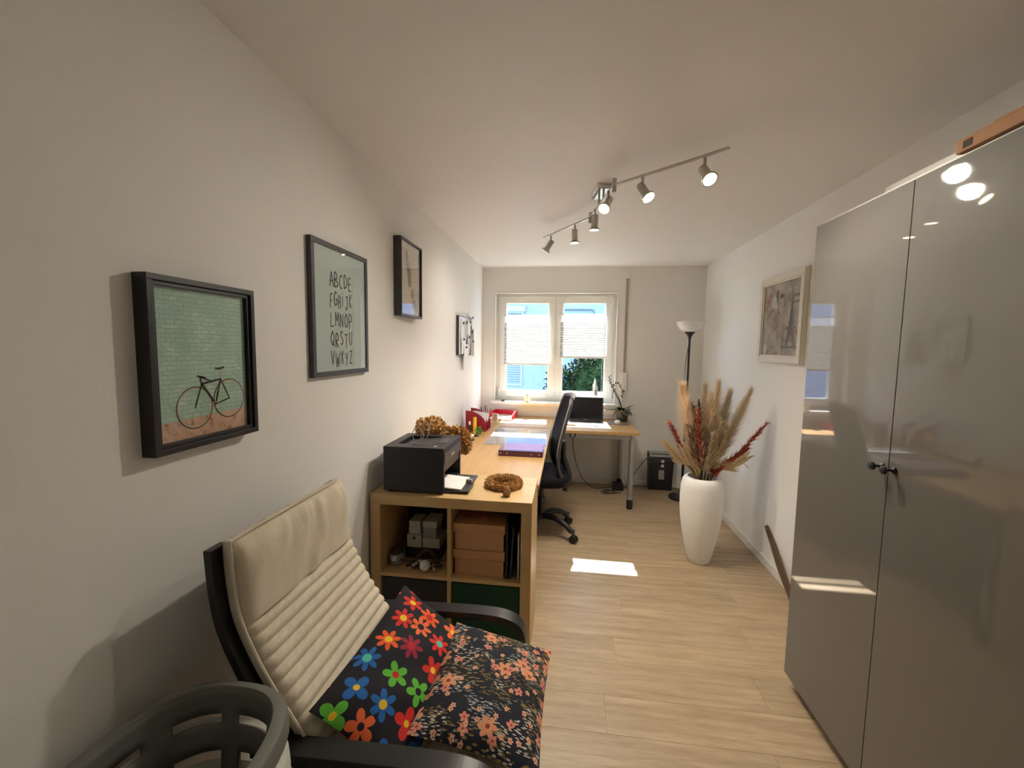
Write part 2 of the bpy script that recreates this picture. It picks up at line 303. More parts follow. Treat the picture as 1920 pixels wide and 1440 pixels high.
    def build(s, name, m, parent=None, smooth=False, bevel=0, loc=None, auto=None, subd=0):
        me = s.mesh(name); bm = bmesh.new(); bm.from_mesh(me); bmesh.ops.recalc_face_normals(bm, faces=bm.faces)
        if bevel: bmesh.ops.bevel(bm, geom=[e for e in bm.edges if len(e.link_faces) == 2 and e.calc_face_angle(0) > .5], offset=bevel, segments=2, affect='EDGES', profile=.6)
        bm.to_mesh(me); bm.free(); me.materials.append(MAT[m] if isinstance(m, str) else m)
        if smooth:
            for p in me.polygons: p.use_smooth = True
        o = bpy.data.objects.new(name, me); COL.objects.link(o)
        if smooth:
            a = auto if auto else .7
            try: me.set_sharp_from_angle(angle=a)
            except Exception: pass
        if subd: md = o.modifiers.new('sub', 'SUBSURF'); md.levels = subd; md.render_levels = subd
        if parent is not None: o.parent = parent
        if loc is not None: o.location = loc
        return o
def tag(o, label, cat, group=None):
    o['label'] = label; o['category'] = cat
    if group: o['group'] = group
    return o
def thing(name, label, cat, loc=(0, 0, 0), rz=0, group=None, rot=None):
    o = bpy.data.objects.new(name, None); COL.objects.link(o); o.location = loc; o.rotation_euler = rot if rot else (0, 0, rz); o.empty_display_size = .05
    return tag(o, label, cat, group)
def struct(o, label=None):
    o['kind'] = 'structure'
    if label: o['label'] = label
    return o
def inst(src, parent, loc=(0, 0, 0), rot=(0, 0, 0), name=None):
    c = src.copy(); COL.objects.link(c); c.parent = parent; c.location = loc; c.rotation_euler = rot
    if name: c.name = name
    return c
def RZ(a): return Matrix.Rotation(a, 4, 'Z')
def T(*p): return Matrix.Translation(p)
# ================================================================== STRUCTURE
def wall(name, boxes, m, label, cat):
    b = B()
    for lo, hi in boxes: b.box(lo, hi)
    o = b.build(name, m); struct(o, label); o['category'] = cat; return o
wall('wall_left', [((XL-.12, YN-.1, -.05), (XL, YB+.16, H+.1))], 'wall_paint', 'long white plastered wall hung with dark picture frames', 'wall')
wall('wall_right', [((XR, YN-.1, -.05), (XR+.12, YB+.16, H+.1))], 'wall_paint', 'white wall behind the wardrobe and the vase', 'wall')
wall('wall_near', [((XL-.12, YN-.1, -.05), (XR+.12, YN, H+.1))], 'wall_paint', 'white wall opposite the window', 'wall')
WX0, WX1, WZ0, WZ1 = -.808, .512, .885, 2.073
wall('wall_back', [((XL-.1, YB, -.05), (WX0, YB+.16, H+.1)), ((WX1, YB, -.05), (XR+.1, YB+.16, H+.1)), ((WX0, YB, WZ1), (WX1, YB+.16, H+.1)), ((WX0, YB, -.05), (WX1, YB+.16, WZ0-.028))], 'wall_paint', 'white end wall with the window', 'wall')
wall('ceiling', [((XL-.1, YN-.1, H), (XR+.1, YB+.16, H+.12))], 'ceiling_paint', 'white painted ceiling carrying the spotlight track', 'ceiling')
fl = wall('floor', [((XL-.02, YN, -.06), (XR+.02, YB+.02, -.005))], 'floor_oak', 'light oak plank floor', 'floor')
PW, PL, G = .19, 1.28, .0006
row = 0; y = YN
while y < YB:
    x = XL-((row*.47) % 1)*PL
    y1 = min(y+PW, YB)
    while x < XR:
        a, b_ = max(x, XL), min(x+PL, XR)
        if b_-a > .02:
            bb = B().box((a+G, y+G, -.005), (b_-G, y1-G, 0)); o = bb.build('plank', 'floor_oak', fl)
        x += PL
    y += PW; row += 1
# baseboards
for nm, lo, hi in (('baseboard_right', (XR-.013, 1.96, 0), (XR, YB, .058)), ('baseboard_back', (XL+.013, YB-.013, 0), (XR-.013, YB, .058)), ('baseboard_left', (XL, YN, 0), (XL+.013, YB-.013, .058))):
    o = B().box(lo, hi).build(nm, 'white_trim', bevel=.003); struct(o, {'baseboard_right': 'white baseboard running to the wardrobe', 'baseboard_back': 'white baseboard under the window', 'baseboard_left': 'white baseboard behind armchair and desk'}[nm]); o['category'] = 'baseboard'
# bright plaster corner bead round the window opening
tr = B()
for lo, hi in (((WX0-.012, YB-.004, WZ0), (WX0+.004, YB+.012, WZ1+.012)), ((WX1-.004, YB-.004, WZ0), (WX1+.012, YB+.012, WZ1+.012)), ((WX0+.004, YB-.004, WZ1-.004), (WX1-.004, YB+.012, WZ1+.012))): tr.box(lo, hi)
o = tr.build('trim_1', 'white_trim'); struct(o, 'white corner bead around the window opening'); o['category'] = 'trim'
# window sill (a board that stays with the room)
o = B().box((WX0-.03, YB-.075, WZ0-.028), (WX1+.03, YB+.125, WZ0)).build('trim_2', 'white_trim', bevel=.004); struct(o, 'pale window sill board above the desk'); o['category'] = 'sill'
# ---- window: frame, two sashes, panes, handle, hinges
win = bpy.data.objects.new('window_1', None); COL.objects.link(win); win.location = ((WX0+WX1)/2, YB+.14, WZ0); struct(win, 'white double casement window with pleated blinds'); win['category'] = 'window'
ox, oy, oz = win.location
def frame_rect(x0, x1, z0, z1, wd, y0, y1):
    b = B(); b.box((x0, y0, z0), (x1, y1, z0+wd)); b.box((x0, y0, z1-wd), (x1, y1, z1)); b.box((x0, y0, z0+wd), (x0+wd, y1, z1-wd)); b.box((x1-wd, y0, z0+wd), (x1, y1, z1-wd)); return b
def loc_(b): b.v = [(x-ox, y-oy, z-oz) for x, y, z in b.v]; return b
WY = YB+.10
loc_(frame_rect(WX0, WX1, WZ0, WZ1, .05, WY+.01, WY+.04)).build('window_frame', 'pvc', win, bevel=.003)
SASH = ((-.765, -.146), (-.134, .470)); SZ0, SZ1, SW = .925, 2.042, .071
for i, (x0, x1) in enumerate(SASH):
    sa = loc_(frame_rect(x0, x1, SZ0, SZ1, SW, WY-.012, WY+.025)).build('sash', 'pvc', win, bevel=.004)
    loc_(frame_rect(x0+SW, x1-SW, SZ0+SW, SZ1-SW, .006, WY+.002, WY+.024)).build('glazing_seal', 'white_plastic', sa)
    loc_(B().box((x0+SW, WY+.014, SZ0+SW), (x1-SW, WY+.018, SZ1-SW))).build('pane', 'pane_glass', sa)
    hx = x0-.006 if i == 0 else x1+.006
    for hz in (SZ0+.05, SZ1-.06): loc_(B().cyl((hx, WY-.016, hz-.04), (hx, WY-.016, hz+.04), .008, n=10)).build('hinge', 'white_plastic', win, smooth=True)
hd = loc_(B().box((-.176, WY-.024, 1.40), (-.150, WY-.012, 1.50))).build('handle', 'white_plastic', win, bevel=.003)
loc_(B().cyl((-.163, WY-.05, 1.46), (-.163, WY-.012, 1.46), .008, n=10).box((-.173, WY-.058, 1.33), (-.153, WY-.044, 1.475))).build('handle_lever', 'white_plastic', hd, bevel=.003)
loc_(B().box((-.146, WY-.006, SZ0), (-.134, WY+.03, SZ1))).build('mullion', 'pvc', win)
# ================================================================== OUTSIDE
bl = thing('apartment_building', 'pale blue rendered building beyond the window', 'building', (0, 12, -4))
B().box((-7, 0, 0), (7, 3, 7.3)).build('wall', 'facade', bl)
B().box((-7.2, -.3, 7.3), (7.2, 3.2, 7.5)).build('roof_edge', 'facade_trim', bl)
wd_ = B().box((-2.5, -.004, 5.55), (-1.30, .02, 6.42)).build('window', 'dark_pane', bl); frame_rect(-2.55, -1.25, 5.5, 6.47, .05, -.03, .0).build('window_frame', 'facade_trim', wd_)
B().box((-2.6, -.10, 6.47), (-1.2, .0, 6.62)).build('shutter_box', 'facade_trim', bl)
sh = frame_rect(-2.55, -1.27, 4.40, 5.45, .05, -.035, .0).build('shutter_frame', 'facade_trim', bl)
sl0 = None
for k in range(15):
    z = 4.45+k*.065
    if sl0 is None: sl0 = B().box((-2.5, -.03, 4.45), (-1.32, -.005, 4.45+.056)).build('slat', 'shutter', sh, bevel=.006)
    else: inst(sl0, sh, (0, 0, k*.065))
B().tube([(-.12, -.05, 6.52), (.62, -.05, 6.52), (.66, -.05, 6.50), (.68, -.05, 6.4), (.68, -.05, 3.)], .018, 8).build('drain_pipe', 'dark_grey', bl, smooth=True)
def leafball(n, c, r, sz, seed):
    g = np.random.default_rng(seed); b = B()
    for k in range(n):
        d = g.normal(size=3); d /= np.linalg.norm(d); lump = 1+.16*math.sin(5*d[0]+3*d[2])+.12*math.sin(7*d[1]+4*d[2]+1)
        p = Vector(c)+Vector(d*np.array(r)*lump*(.72+.28*g.random())); dd = Vector(g.normal(size=3)); dd.z -= .3
        b.blade(p, dd, Vector(d)+Vector(g.normal(size=3))*.4, sz*(.7+.6*g.random()), sz*.55, .1, 2)
    return b
tr_ = thing('garden_tree', 'leafy dark green tree close to the building outside', 'tree', (.80, 9.0, -4))
lb = leafball(16000, (0, 0, 4.5), (1.05, .9, 1.15), .085, 3).build('crown', 'tree_leaf', tr_); lb['kind'] = 'stuff'
B().lathe([(0, -.85), (.45, -.7), (.75, -.3), (.78, .2), (.55, .65), (0, .85)], 20, (0, 0, 4.5), 1, .85).build('inner_foliage', 'tree_leaf', tr_, smooth=True)
bb = B().tube(catmull([(0, 0, 0), (.05, 0, 1.5), (0, .05, 3), (.04, 0, 4.4)], 5), [.16]*6+[.13]*5+[.10]*5, 10)
for k in range(7):
    a = k*.9; bb.tube(catmull([(0, 0, 3.0+.15*k), (.3*math.cos(a), .3*math.sin(a), 3.7+.15*k), (.7*math.cos(a), .6*math.sin(a), 4.2+.15*k)], 4), .03, 6)
bb.build('trunk', 'bark', tr_, smooth=True)
gr = wall('ground', [((-12, 5.2, -4.2), (12, 16, -4.0))], 'grass', 'garden ground outside below the window', 'ground')
# ================================================================== BLINDS
def blind(x0, x1, z0, z1, fl, label):
    th = thing('pleated_blind', label, 'blind', ((x0+x1)/2, WY-.024, z0)); hw = (x1-x0)/2; h = z1-z0; hs = h-.085
    n = 2*fl; vs = []; fs = []
    for i in range(n+1):
        z = .018+(hs-.018)*i/n; yy = .009 if i % 2 else -.009
        vs += [(-hw, yy, z), (hw, yy, z)]
    b = B(); b.add(vs, [(2*i, 2*i+1, 2*i+3, 2*i+2) for i in range(n)]); b.build('pleated_cloth', 'blind', th)
    vs = []
    for i in range(7): z = hs+(h-.008-hs)*i/6; yy = .009 if i % 2 else -.009; vs += [(-hw, yy, z), (hw, yy, z)]
    b = B(); b.add(vs, [(2*i, 2*i+1, 2*i+3, 2*i+2) for i in range(6)]); b.build('sheer_band', 'sheer', th)
    B().box((-hw-.003, -.012, h-.008), (hw+.003, .012, h)).build('top_rail', 'dark_grey' if 0 else 'gift_grey', th, bevel=.003)
    br_ = B().box((-hw-.003, -.012, 0), (hw+.003, .012, .018)).build('bottom_rail', 'white_plastic', th, bevel=.003)
    B().box((-.03, -.02, .004), (.03, -.012, .012)).build('pull_tab', 'white_plastic', br_, bevel=.002)
    for sx in (-1, 1):
        B().tube([(sx*(hw-.03), 0, h), (sx*(hw-.03), 0, SZ1-z0-.01)], .0012, 6).build('cord', 'white_plastic', th)
        B().box((sx*(hw-.03)-.008, -.012, SZ1-z0-.04), (sx*(hw-.03)+.008, .02, SZ1-z0-.005)).build('cord_bracket', 'white_plastic', th, bevel=.002)
        B().tube([(sx*(hw-.03), 0, 0), (sx*(hw-.03), 0, SZ0-z0+.02)], .0008, 5).build('lower_cord', 'white_plastic', th)
        B().box((sx*(hw-.03)-.008, -.012, SZ0-z0+.004), (sx*(hw-.03)+.008, .02, SZ0-z0+.03)).build('cord_bracket', 'white_plastic', th, bevel=.002)
blind(-.712, -.218, 1.285, 1.838, 17, 'white pleated blind on the casement with the handle, hanging lower')
blind(-.088, .402, 1.372, 1.852, 15, 'white pleated blind in front of the tree, pulled up further')
# roller shutter strap on the wall
th = thing('shutter_strap', 'narrow grey shutter strap on the wall beside the window', 'strap', (.60, YB-.001, 1.03))
B().box((-.011, -.012, .03), (.011, -.008, 1.20)).build('strap', 'strap_tan', th); B().box((-.016, -.03, 1.19), (.016, .001, 1.235)).build('guide', 'white_plastic', th, bevel=.003)
B().box((-.022, -.022, -.02), (.030, .001, .20)).build('winder_plate', 'white_trim', th, bevel=.006); B().box((-.012, -.026, -.01), (.012, -.02, .006)).build('slot', 'dark_grey', th)
# ================================================================== WARDROBE
WD, WF, WT, WB = .992, 1.938, 1.990, .062   # door plane, far edge, door top, door bottom
wr = thing('wardrobe', 'tall grey high gloss wardrobe with two doors and black knobs', 'wardrobe', (WD, WF, 0))
cb_ = B(); ye = -1.0
cb_.box((.022, ye, .05), (XR-WD-.002, ye+.018, 2.005)).box((.022, -.018, .05), (XR-WD-.002, 0, 2.005)).box((.022, ye+.018, 1.987), (XR-WD-.002, -.018, 2.005)).box((.022, ye+.018, .05), (XR-WD-.002, -.018, .068)).box((XR-WD-.012, ye+.018, .068), (XR-WD-.002, -.018, 1.987)).box((.022, ye/2-.009, .068), (XR-WD-.012, ye/2+.009, 1.987))
cb_.build('carcass', 'wardrobe_side', wr); B().box((.045, ye, 0), (.06, -.004, .05)).box((.3, ye, 0), (.315, -.004, .05)).box((.06, -.022, 0), (.3, -.004, .05)).build('plinth', 'wardrobe_side', wr)
for k in range(2):
    y1 = -k*.5-(.0015 if k else 0); y0 = -(k+1)*.5+.0015
    dr = B().box((0, y0, WB), (.019, y1, WT)).build('door', 'wardrobe_gloss', wr, bevel=.0012)
    ky = -.5+.024 if k == 0 else -.5-.026; kz = 1.128
    kb = B(); q = Matrix.Translation((0, ky, kz)) @ Matrix.Rotation(-PI/2, 4, 'Y') @ Matrix.Scale(.85, 4)
    for (r0, z0), (r1, z1) in zip(((.010, 0), (.010, .006), (.0045, .012), (.0045, .026), (.013, .034), (.013, .042), (.004, .046)), ((.010, .006), (.0045, .012), (.0045, .026), (.013, .034), (.013, .042), (.004, .046), (.0005, .0465))):
        kb.cyl(q @ Vector((0, 0, z0)), q @ Vector((0, 0, z1)), r0, r1, 18, caps=False)
    kb.build('knob', 'black_metal', dr, smooth=True)
# flat things stored on top
o = B().box((0, 0, 0), (.26, -.385, .057)).build('flat_carton', 'wardrobe_side', bevel=.004, loc=(1.09, 1.715, 2.0055)); tag(o, 'flat pale grey carton lying on top of the wardrobe', 'carton')
cx = thing('moving_box', 'brown cardboard box with a hand slot lying on the wardrobe', 'box', (1.0, 1.322, 2.0055))
cb2 = B().box((.0, -.72, 0), (.36, 0, .036)).build('carton', 'cardboard', cx, bevel=.006)
B().box((-.0008, -.05, .008), (.001, -.024, .026)).build('hand_slot', 'bark', cx)
B().box((.004, -.715, .036), (.30, -.10, .039)).build('flap', 'cardboard', cx)
# ================================================================== TRACK LIGHT
def shift(b, p): b.v = [(x-p[0], y-p[1], z-p[2]) for x, y, z in b.v]; return b
TZ = 2.272
J = [on(1020, 446, 'z', TZ), on(1107, 408, 'z', TZ), on(1152, 347, 'z', TZ), on(1368, 277, 'z', TZ)]
mid = (J[1]+J[2])/2; TL0 = (mid.x, mid.y, H)
tl = thing('spotlight_track', 'zigzag brushed steel ceiling track with six spotlights', 'ceiling light', TL0)
dd = (J[2]-J[1]).normalized(); ang = math.atan2(dd.y, dd.x)
Mc = Matrix.Translation((mid.x, mid.y, 0)) @ RZ(ang)
shift(B().box((-.085, -.045, H-.026), (.085, .045, H+.001), Mc), TL0).build('ceiling_plate', 'chrome', tl, bevel=.003)
for s_ in (-.05, .05): shift(B().cyl(Mc @ Vector((s_, 0, TZ)), Mc @ Vector((s_, 0, H-.025)), .006, n=10), TL0).build('support_rod', 'steel', tl, smooth=True)
for i in range(3):
    a, b_ = J[i], J[i+1]; d = (b_-a).normalized(); M = Matrix.Translation(a) @ d.to_track_quat('X', 'Z').to_matrix().to_4x4(); ln = (b_-a).length
    shift(B().box((0, -.008, -.004), (ln, .008, .004), M), TL0).build('bar', 'steel', tl, bevel=.001)
for j in (1, 2): shift(B().cyl(J[j]+Vector((0, 0, -.035)), J[j]+Vector((0, 0, .03)), .011, n=16), TL0).build('pivot_joint', 'steel', tl, smooth=True)
HEADS = [((1033, 441), 0, (-.55, .15, -.8), .1), ((1078, 421), 0, (.02, .0, -1), .1), ((1116, 392), 1, (-.02, .05, -1), .1), ((1141, 357), 1, (-.34, -.55, -.75), 1), ((1205, 331), 2, (.40, -.42, -.8), 1), ((1322, 296), 2, (.18, -.62, -.76), 1)]
for k, ((u, v), seg, d, lit) in enumerate(HEADS):
    p = on(u, v, 'z', TZ); d = Vector(d).normalized(); hp = p+Vector((0, 0, -.052))
    hd_ = shift(B().cyl(p, hp, .0065, n=10), TL0).build('spot_arm', 'steel', tl, smooth=True)
    q = hp-d*.008
    b = B()
    prof = [(.004, -.012), (.018, -.012), (.019, -.006), (.019, .052), (.020, .056), (.027, .064), (.032, .066), (.032, .073), (.027, .073), (.026, .068), (.018, .060), (.0172, .050)]
    Mq = Matrix.Translation(q) @ d.to_track_quat('Z', 'Y').to_matrix().to_4x4()
    b.lathe(prof, 20); b.v = [tuple(Mq @ Vector(x)) for x in b.v]; shift(b, TL0).build('lamp_head', 'steel', hd_, smooth=True, auto=.6)
    b = B().lathe([(.0255, .069), (.024, .0715), (.001, .0725)], 20); b.v = [tuple(Mq @ Vector(x)) for x in b.v]
    shift(b, TL0).build('bulb', 'bulb_warm', hd_, smooth=True)
    ld = bpy.data.lights.new('spot', 'SPOT'); ld.energy = LAMP_W*(.5, 1.6, 1.6, 1., .9, .8)[k]; ld.spot_size = 2.35; ld.spot_blend = 1.; ld.color = (1, .91, .78); ld.shadow_soft_size = .035
    lo = bpy.data.objects.new('spot_light', ld); COL.objects.link(lo); lo.parent = tl; lo.location = Mq @ Vector((0, 0, .085))-Vector(TL0); lo.rotation_euler = d.to_track_quat('-Z', 'Y').to_euler()
# ================================================================== PICTURES
def uvplane(x0, x1, z0, z1, y):
    b = B(); b.add([(x0, y, z0), (x1, y, z0), (x1, y, z1), (x0, y, z1)], [(0, 1, 2, 3)]); b.uv = [(0, 0), (1, 0), (1, 1), (0, 1)]; return b
def picture(name, label, loc, rz, Wd, Ht, dep, fw, fm, art, step=0, rec=.008, tilt=0):
    th = thing(name, label, 'picture', loc, rz); hw = Wd/2
    b = B(); z0, z1 = 0, Ht
    for lo, hi in (((-hw, -dep, 0), (hw, 0, fw)), ((-hw, -dep, Ht-fw), (hw, 0, Ht)), ((-hw, -dep, fw), (-hw+fw, 0, Ht-fw)), ((hw-fw, -dep, fw), (hw, 0, Ht-fw))): b.box(lo, hi)
    b.build('frame', fm, th, bevel=.0015)
    if step:      # inner lip lying lower than the outer profile
        frame_rect(-hw+fw, hw-fw, fw, Ht-fw, step, -dep+.006, -.002).build('inner_lip', fm, th, bevel=.001); fw = fw+step
    B().box((-hw+fw-.002, -dep+rec+.004, fw-.002), (hw-fw+.002, -.001, Ht-fw+.002)).build('backing', 'passepartout', th)
    uvplane(-hw+fw, hw-fw, fw, Ht-fw, -dep+rec+.0035).build('print', art, th)
    B().box((-hw+fw-.001, -dep+rec-.001, fw-.001), (hw-fw+.001, -dep+rec+.001, Ht-fw+.001)).build('glass', 'picture_glass', th)
    th['yp'] = 0; del th['yp']
    return th, hw-fw, fw, Ht-fw, -dep+rec+.003
def ribbon(b, pts, wd, y, cyc=False):
    pts = [Vector((p[0], p[1], 0)) for p in pts]; n = len(pts); vs = []
    for i, p in enumerate(pts):
        d = (pts[(i+1) % n]-pts[i-1]) if cyc else pts[min(i+1, n-1)]-pts[max(i-1, 0)]; d.normalize(); s_ = Vector((-d.y, d.x, 0))*wd/2
        for q in (p-s_, p+s_): vs.append((q.x, y, q.y))
    m = n if cyc else n-1
    b.add(vs, [(2*i, 2*i+1, (2*i+3) % (2*n), (2*i+2) % (2*n)) for i in range(m)]); return b
def ring(cx, cz, rx, rz_, n=40): return [(cx+rx*math.cos(2*PI*k/n), cz+rz_*math.sin(2*PI*k/n)) for k in range(n)]
# bicycle photograph: y .835-1.155
th, hw, z0, z1, ya = picture('bicycle_picture', 'black framed picture of a bicycle leaning on a green brick wall', (XL, .997, 1.222), PI/2, .325, .414, .036, .014, 'black_lacquer', 'bike_print', step=.010, rec=.014)
W_, H_ = 2*hw, z1-z0
def P1(u, v): return (-hw+u*W_, z0+v*H_)
a1, a2 = P1(.37, .20), P1(.77, .235); rw = .052
b = B(); ribbon(b, ring(*a1, rw, rw), .003, ya, True); ribbon(b, ring(*a2, rw, rw), .003, ya, True)
g = lambda p, q, w_, bb: ribbon(bb, [p, q], w_*1.35, ya-.0002)
hd1, seat, bbk = P1(.45, .36), P1(.67, .385), P1(.60, .205)
for p, q, w_ in ((a1, hd1, .003), (hd1, bbk, .005), (hd1, seat, .004), (seat, bbk, .004), (seat, a2, .003), (bbk, a2, .003), (hd1, P1(.435, .41), .003), (P1(.40, .42), P1(.50, .40), .003), (P1(.435, .41), P1(.56, .375), .003)): g(p, q, w_, b)
ribbon(b, [P1(.61, .465), P1(.65, .46), P1(.72, .47)], .006, ya-.0002); b.build('bicycle_print', 'print_black', th)
b = B(); ribbon(b, ring(*a1, rw-.003, rw-.003), .0036, ya-.0001, True); ribbon(b, ring(*a2, rw-.003, rw-.003), .0036, ya-.0001, True); g(seat, P1(.685, .46), .003, b); ribbon(b, ring(*P1(.60, .20), .008, .008, 16), .002, ya-.0003, True); b.build('rim_print', 'print_cream', th)
# alphabet
LET = {'A': [[(0, 0), (.42, 1), (.8, 0)], [(.15, .38), (.68, .40)]], 'B': [[(0, 0), (.05, 1), (.55, .85), (.5, .6), (.06, .52), (.7, .35), (.6, .08), (0, 0)]], 'C': [[(.7, .85), (.35, .95), (.05, .5), (.3, .05), (.7, .12)]], 'D': [[(.1, 0), (.1, 1), (.7, .7), (.65, .25), (.1, 0)]], 'E': [[(.65, 1), (.1, .95), (.1, 0), (.65, .05)], [(.1, .5), (.55, .53)]],
 'F': [[(.7, 1), (.1, .92), (.08, 0)], [(.1, .5), (.55, .55)]], 'G': [[(.7, .85), (.35, .95), (.05, .5), (.3, .02), (.7, .15), (.7, .45), (.4, .42)]], 'H': [[(.08, 0), (.1, 1)], [(.65, 0), (.6, 1)], [(.1, .5), (.62, .52)]], 'I': [[(.2, 0), (.22, .75)], [(.2, .92), (.26, 1)]], 'J': [[(.1, .95), (.7, 1)], [(.45, .97), (.45, .2), (.2, .03), (.0, .2)]], 'K': [[(.08, 0), (.1, 1)], [(.65, 1), (.12, .5), (.7, 0)]],
 'L': [[(.12, 1), (.08, .05), (.7, .1)]], 'M': [[(0, 0), (.12, 1), (.42, .35), (.72, 1), (.85, 0)]], 'N': [[(.05, 0), (.1, 1), (.65, .05), (.7, 1)]], 'O': [[(.4, 1), (.08, .6), (.2, .08), (.6, .1), (.72, .6), (.4, 1)]], 'P': [[(.1, -.1), (.1, 1), (.65, .85), (.55, .5), (.1, .45)]], 'Q': [[(.4, 1), (.05, .55), (.25, .08), (.6, .15), (.72, .6), (.4, 1)], [(.45, .3), (.75, -.08)]], 'R': [[(.08, 0), (.1, 1), (.6, .82), (.5, .52), (.1, .45), (.7, 0)]], 'S': [[(.6, .85), (.3, 1), (.1, .75), (.55, .4), (.5, .08), (.08, .1)]], 'T': [[(0, .95), (.75, 1)], [(.4, .97), (.36, 0)]], 'U': [[(.08, 1), (.1, .25), (.4, .02), (.65, .3), (.68, 1)]],
 'V': [[(0, 1), (.35, 0), (.7, 1)]], 'W': [[(0, 1), (.2, 0), (.42, .7), (.62, 0), (.85, 1)]], 'X': [[(.05, 0), (.68, 1)], [(.08, 1), (.7, 0)]], 'Y': [[(.05, 1), (.38, .5)], [(.7, 1), (.25, 0)]], 'Z': [[(.05, .95), (.68, 1), (.08, .05), (.72, .08)]]}
th, hw, z0, z1, ya = picture('alphabet_picture', 'dark framed poster with hand drawn alphabet on grey green', (XL, 1.694, 1.358), PI/2, .440, .520, .020, .020, 'dark_grey', 'alphabet_paper', rec=.003)
b = B(); W_, H_ = 2*hw, z1-z0
for r_, line in enumerate(('ABCDE', 'FGHIJK', 'LMNOP', 'QRSTU', 'VWXYZ')):
    zz = z0+H_*(.80-.165*r_-.10); cw = W_*.45/len(line)
    for k, ch in enumerate(line):
        x0 = -hw+W_*(.27)+cw*k; jz = .006*math.sin(3*k+5*r_); hh = H_*.118
        for stroke in LET[ch]:
            if ch in 'AEFHIKLMNTVWXYZ':
                for q0, q1 in zip(stroke, stroke[1:]): ribbon(b, [(x0+q0[0]*cw*.95, zz+q0[1]*hh+jz), (x0+q1[0]*cw*.95, zz+q1[1]*hh+jz)], .0062, ya-.0001)
                continue
            ribbon(b, catmull([(x0+px*cw*.95, zz+pz*hh+jz, 0) for px, pz in stroke], 3) if len(stroke) > 2 else [(x0+px*cw*.95, zz+pz*hh+jz) for px, pz in stroke], .0068, ya-.0002*(k % 2)-.0001)
b.build('lettering', 'ink', th)
# plant print
th, hw, z0, z1, ya = picture('botanical_picture', 'small black box framed print of a pale plant branch', (XL, 2.428, 1.648), PI/2, .335, .426, .045, .012, 'dark_grey', 'passepartout', rec=.010)
uvplane(-hw+.025, hw-.025, z0+.03, z1-.03, ya+.0002).build('plant_paper', 'plant_paper', th)
b = B()
ribbon(b, [(-.06, z1-.06), (-.03, z0+.27), (.0, z0+.18), (.04, z0+.09), (.06, z0+.03)], .004, ya-.0002)
for (x, z, rx, rz_) in ((-.055, z0+.33, .02, .03), (-.04, z0+.275, .026, .032), (-.015, z0+.23, .034, .034), (-.01, z0+.185, .03, .03), (.03, z0+.125, .03, .032), (.05, z0+.07, .028, .026)):
    pts = ring(x, z, rx, rz_, 14); b.add([(p[0], ya-.0003, p[1]) for p in pts], [tuple(range(14))])
for p, q in (((-.04, z1-.07), (.05, z1-.11)), ((-.03, z0+.29), (.10, z0+.235)), ((.0, z0+.2), (.1, z0+.2)), ((.03, z0+.13), (.1, z0+.17))): ribbon(b, [p, q], .003, ya-.0002)
b.build('branch_print', 'print_taupe', th)
# city painting on the right wall
th, hw, z0, z1, ya = picture('city_picture', 'white framed collage painting of a tall iron tower with red flowers', (XR, 3.047, 1.408), -PI/2, .575, .570, .031, .036, 'frame_white', 'collage', step=.012, rec=.012)
for nm_, x, z in (('outer_bead', 0, 0),):
    frame_rect(-.2875-.006, .2875+.006, -.006, .576, .010, -.020, -.001).build('outer_bead', 'frame_white', th, bevel=.002)
b = B()
for k in range(2): pass
tw = [(.07, z0+.05), (.105, z0+.17), (.125, z0+.30), (.135, z0+.43), (.145, z0+.43), (.155, z0+.30), (.175, z0+.17), (.21, z0+.05), (.18, z0+.05), (.14, z0+.13), (.10, z0+.05)]
b.add([(x, ya-.0003, z) for x, z in tw], [(0, 1, 10), (1, 9, 10), (1, 6, 9), (6, 8, 9), (6, 7, 8), (1, 2, 5, 6), (2, 3, 4, 5)])
b.box((.075, ya-.0007, z0+.165), (.205, ya-.0005, z0+.185)); b.box((.03, ya-.0004, z0+.045), (.235, ya-.0003, z0+.06))
for (x, z, w_, h_) in ((-.06, z1-.09, .05, .10), (.20, z1-.10, .09, .02), (.20, z1-.14, .10, .012), (.0, z1-.09, .05, .03)): pts = ring(x, z, w_/2, h_/2, 12); b.add([(p[0], ya-.0004, p[1]) for p in pts], [tuple(range(12))])
for k in range(5): ribbon(b, [(-.2+.03*k, z0+.24+.02*k), (-.12+.03*k, z0+.31+.01*k)], .008, ya-.0003)
b.build('tower_print', 'collage_dark', th)
for (x, z, r_) in ((.19, z0+.155, .03), (.215, z0+.135, .026), (-.19, z1-.11, .04), (-.16, z1-.07, .03)):
    n = 24; b = B(); b.add([(x+r_*(.7+.3*math.cos(6*2*PI*k/n))*math.cos(2*PI*k/n), ya-.0008, z+r_*(.7+.3*math.cos(6*2*PI*k/n))*math.sin(2*PI*k/n)) for k in range(n)], [tuple(range(n))]); b.build('flower_print', 'collage_red', th)
for (x, z, r_) in ((-.10, z1-.12, .035), (-.07, z1-.15, .02), (-.20, z0+.04, .03), (.13, z0+.075, .012)):
    n = 18; b = B(); b.add([(x+r_*math.cos(2*PI*k/n), ya-.0009, z+r_*1.2*math.sin(2*PI*k/n)) for k in range(n)], [tuple(range(n))]); b.build('highlight_print', 'collage_pale', th)
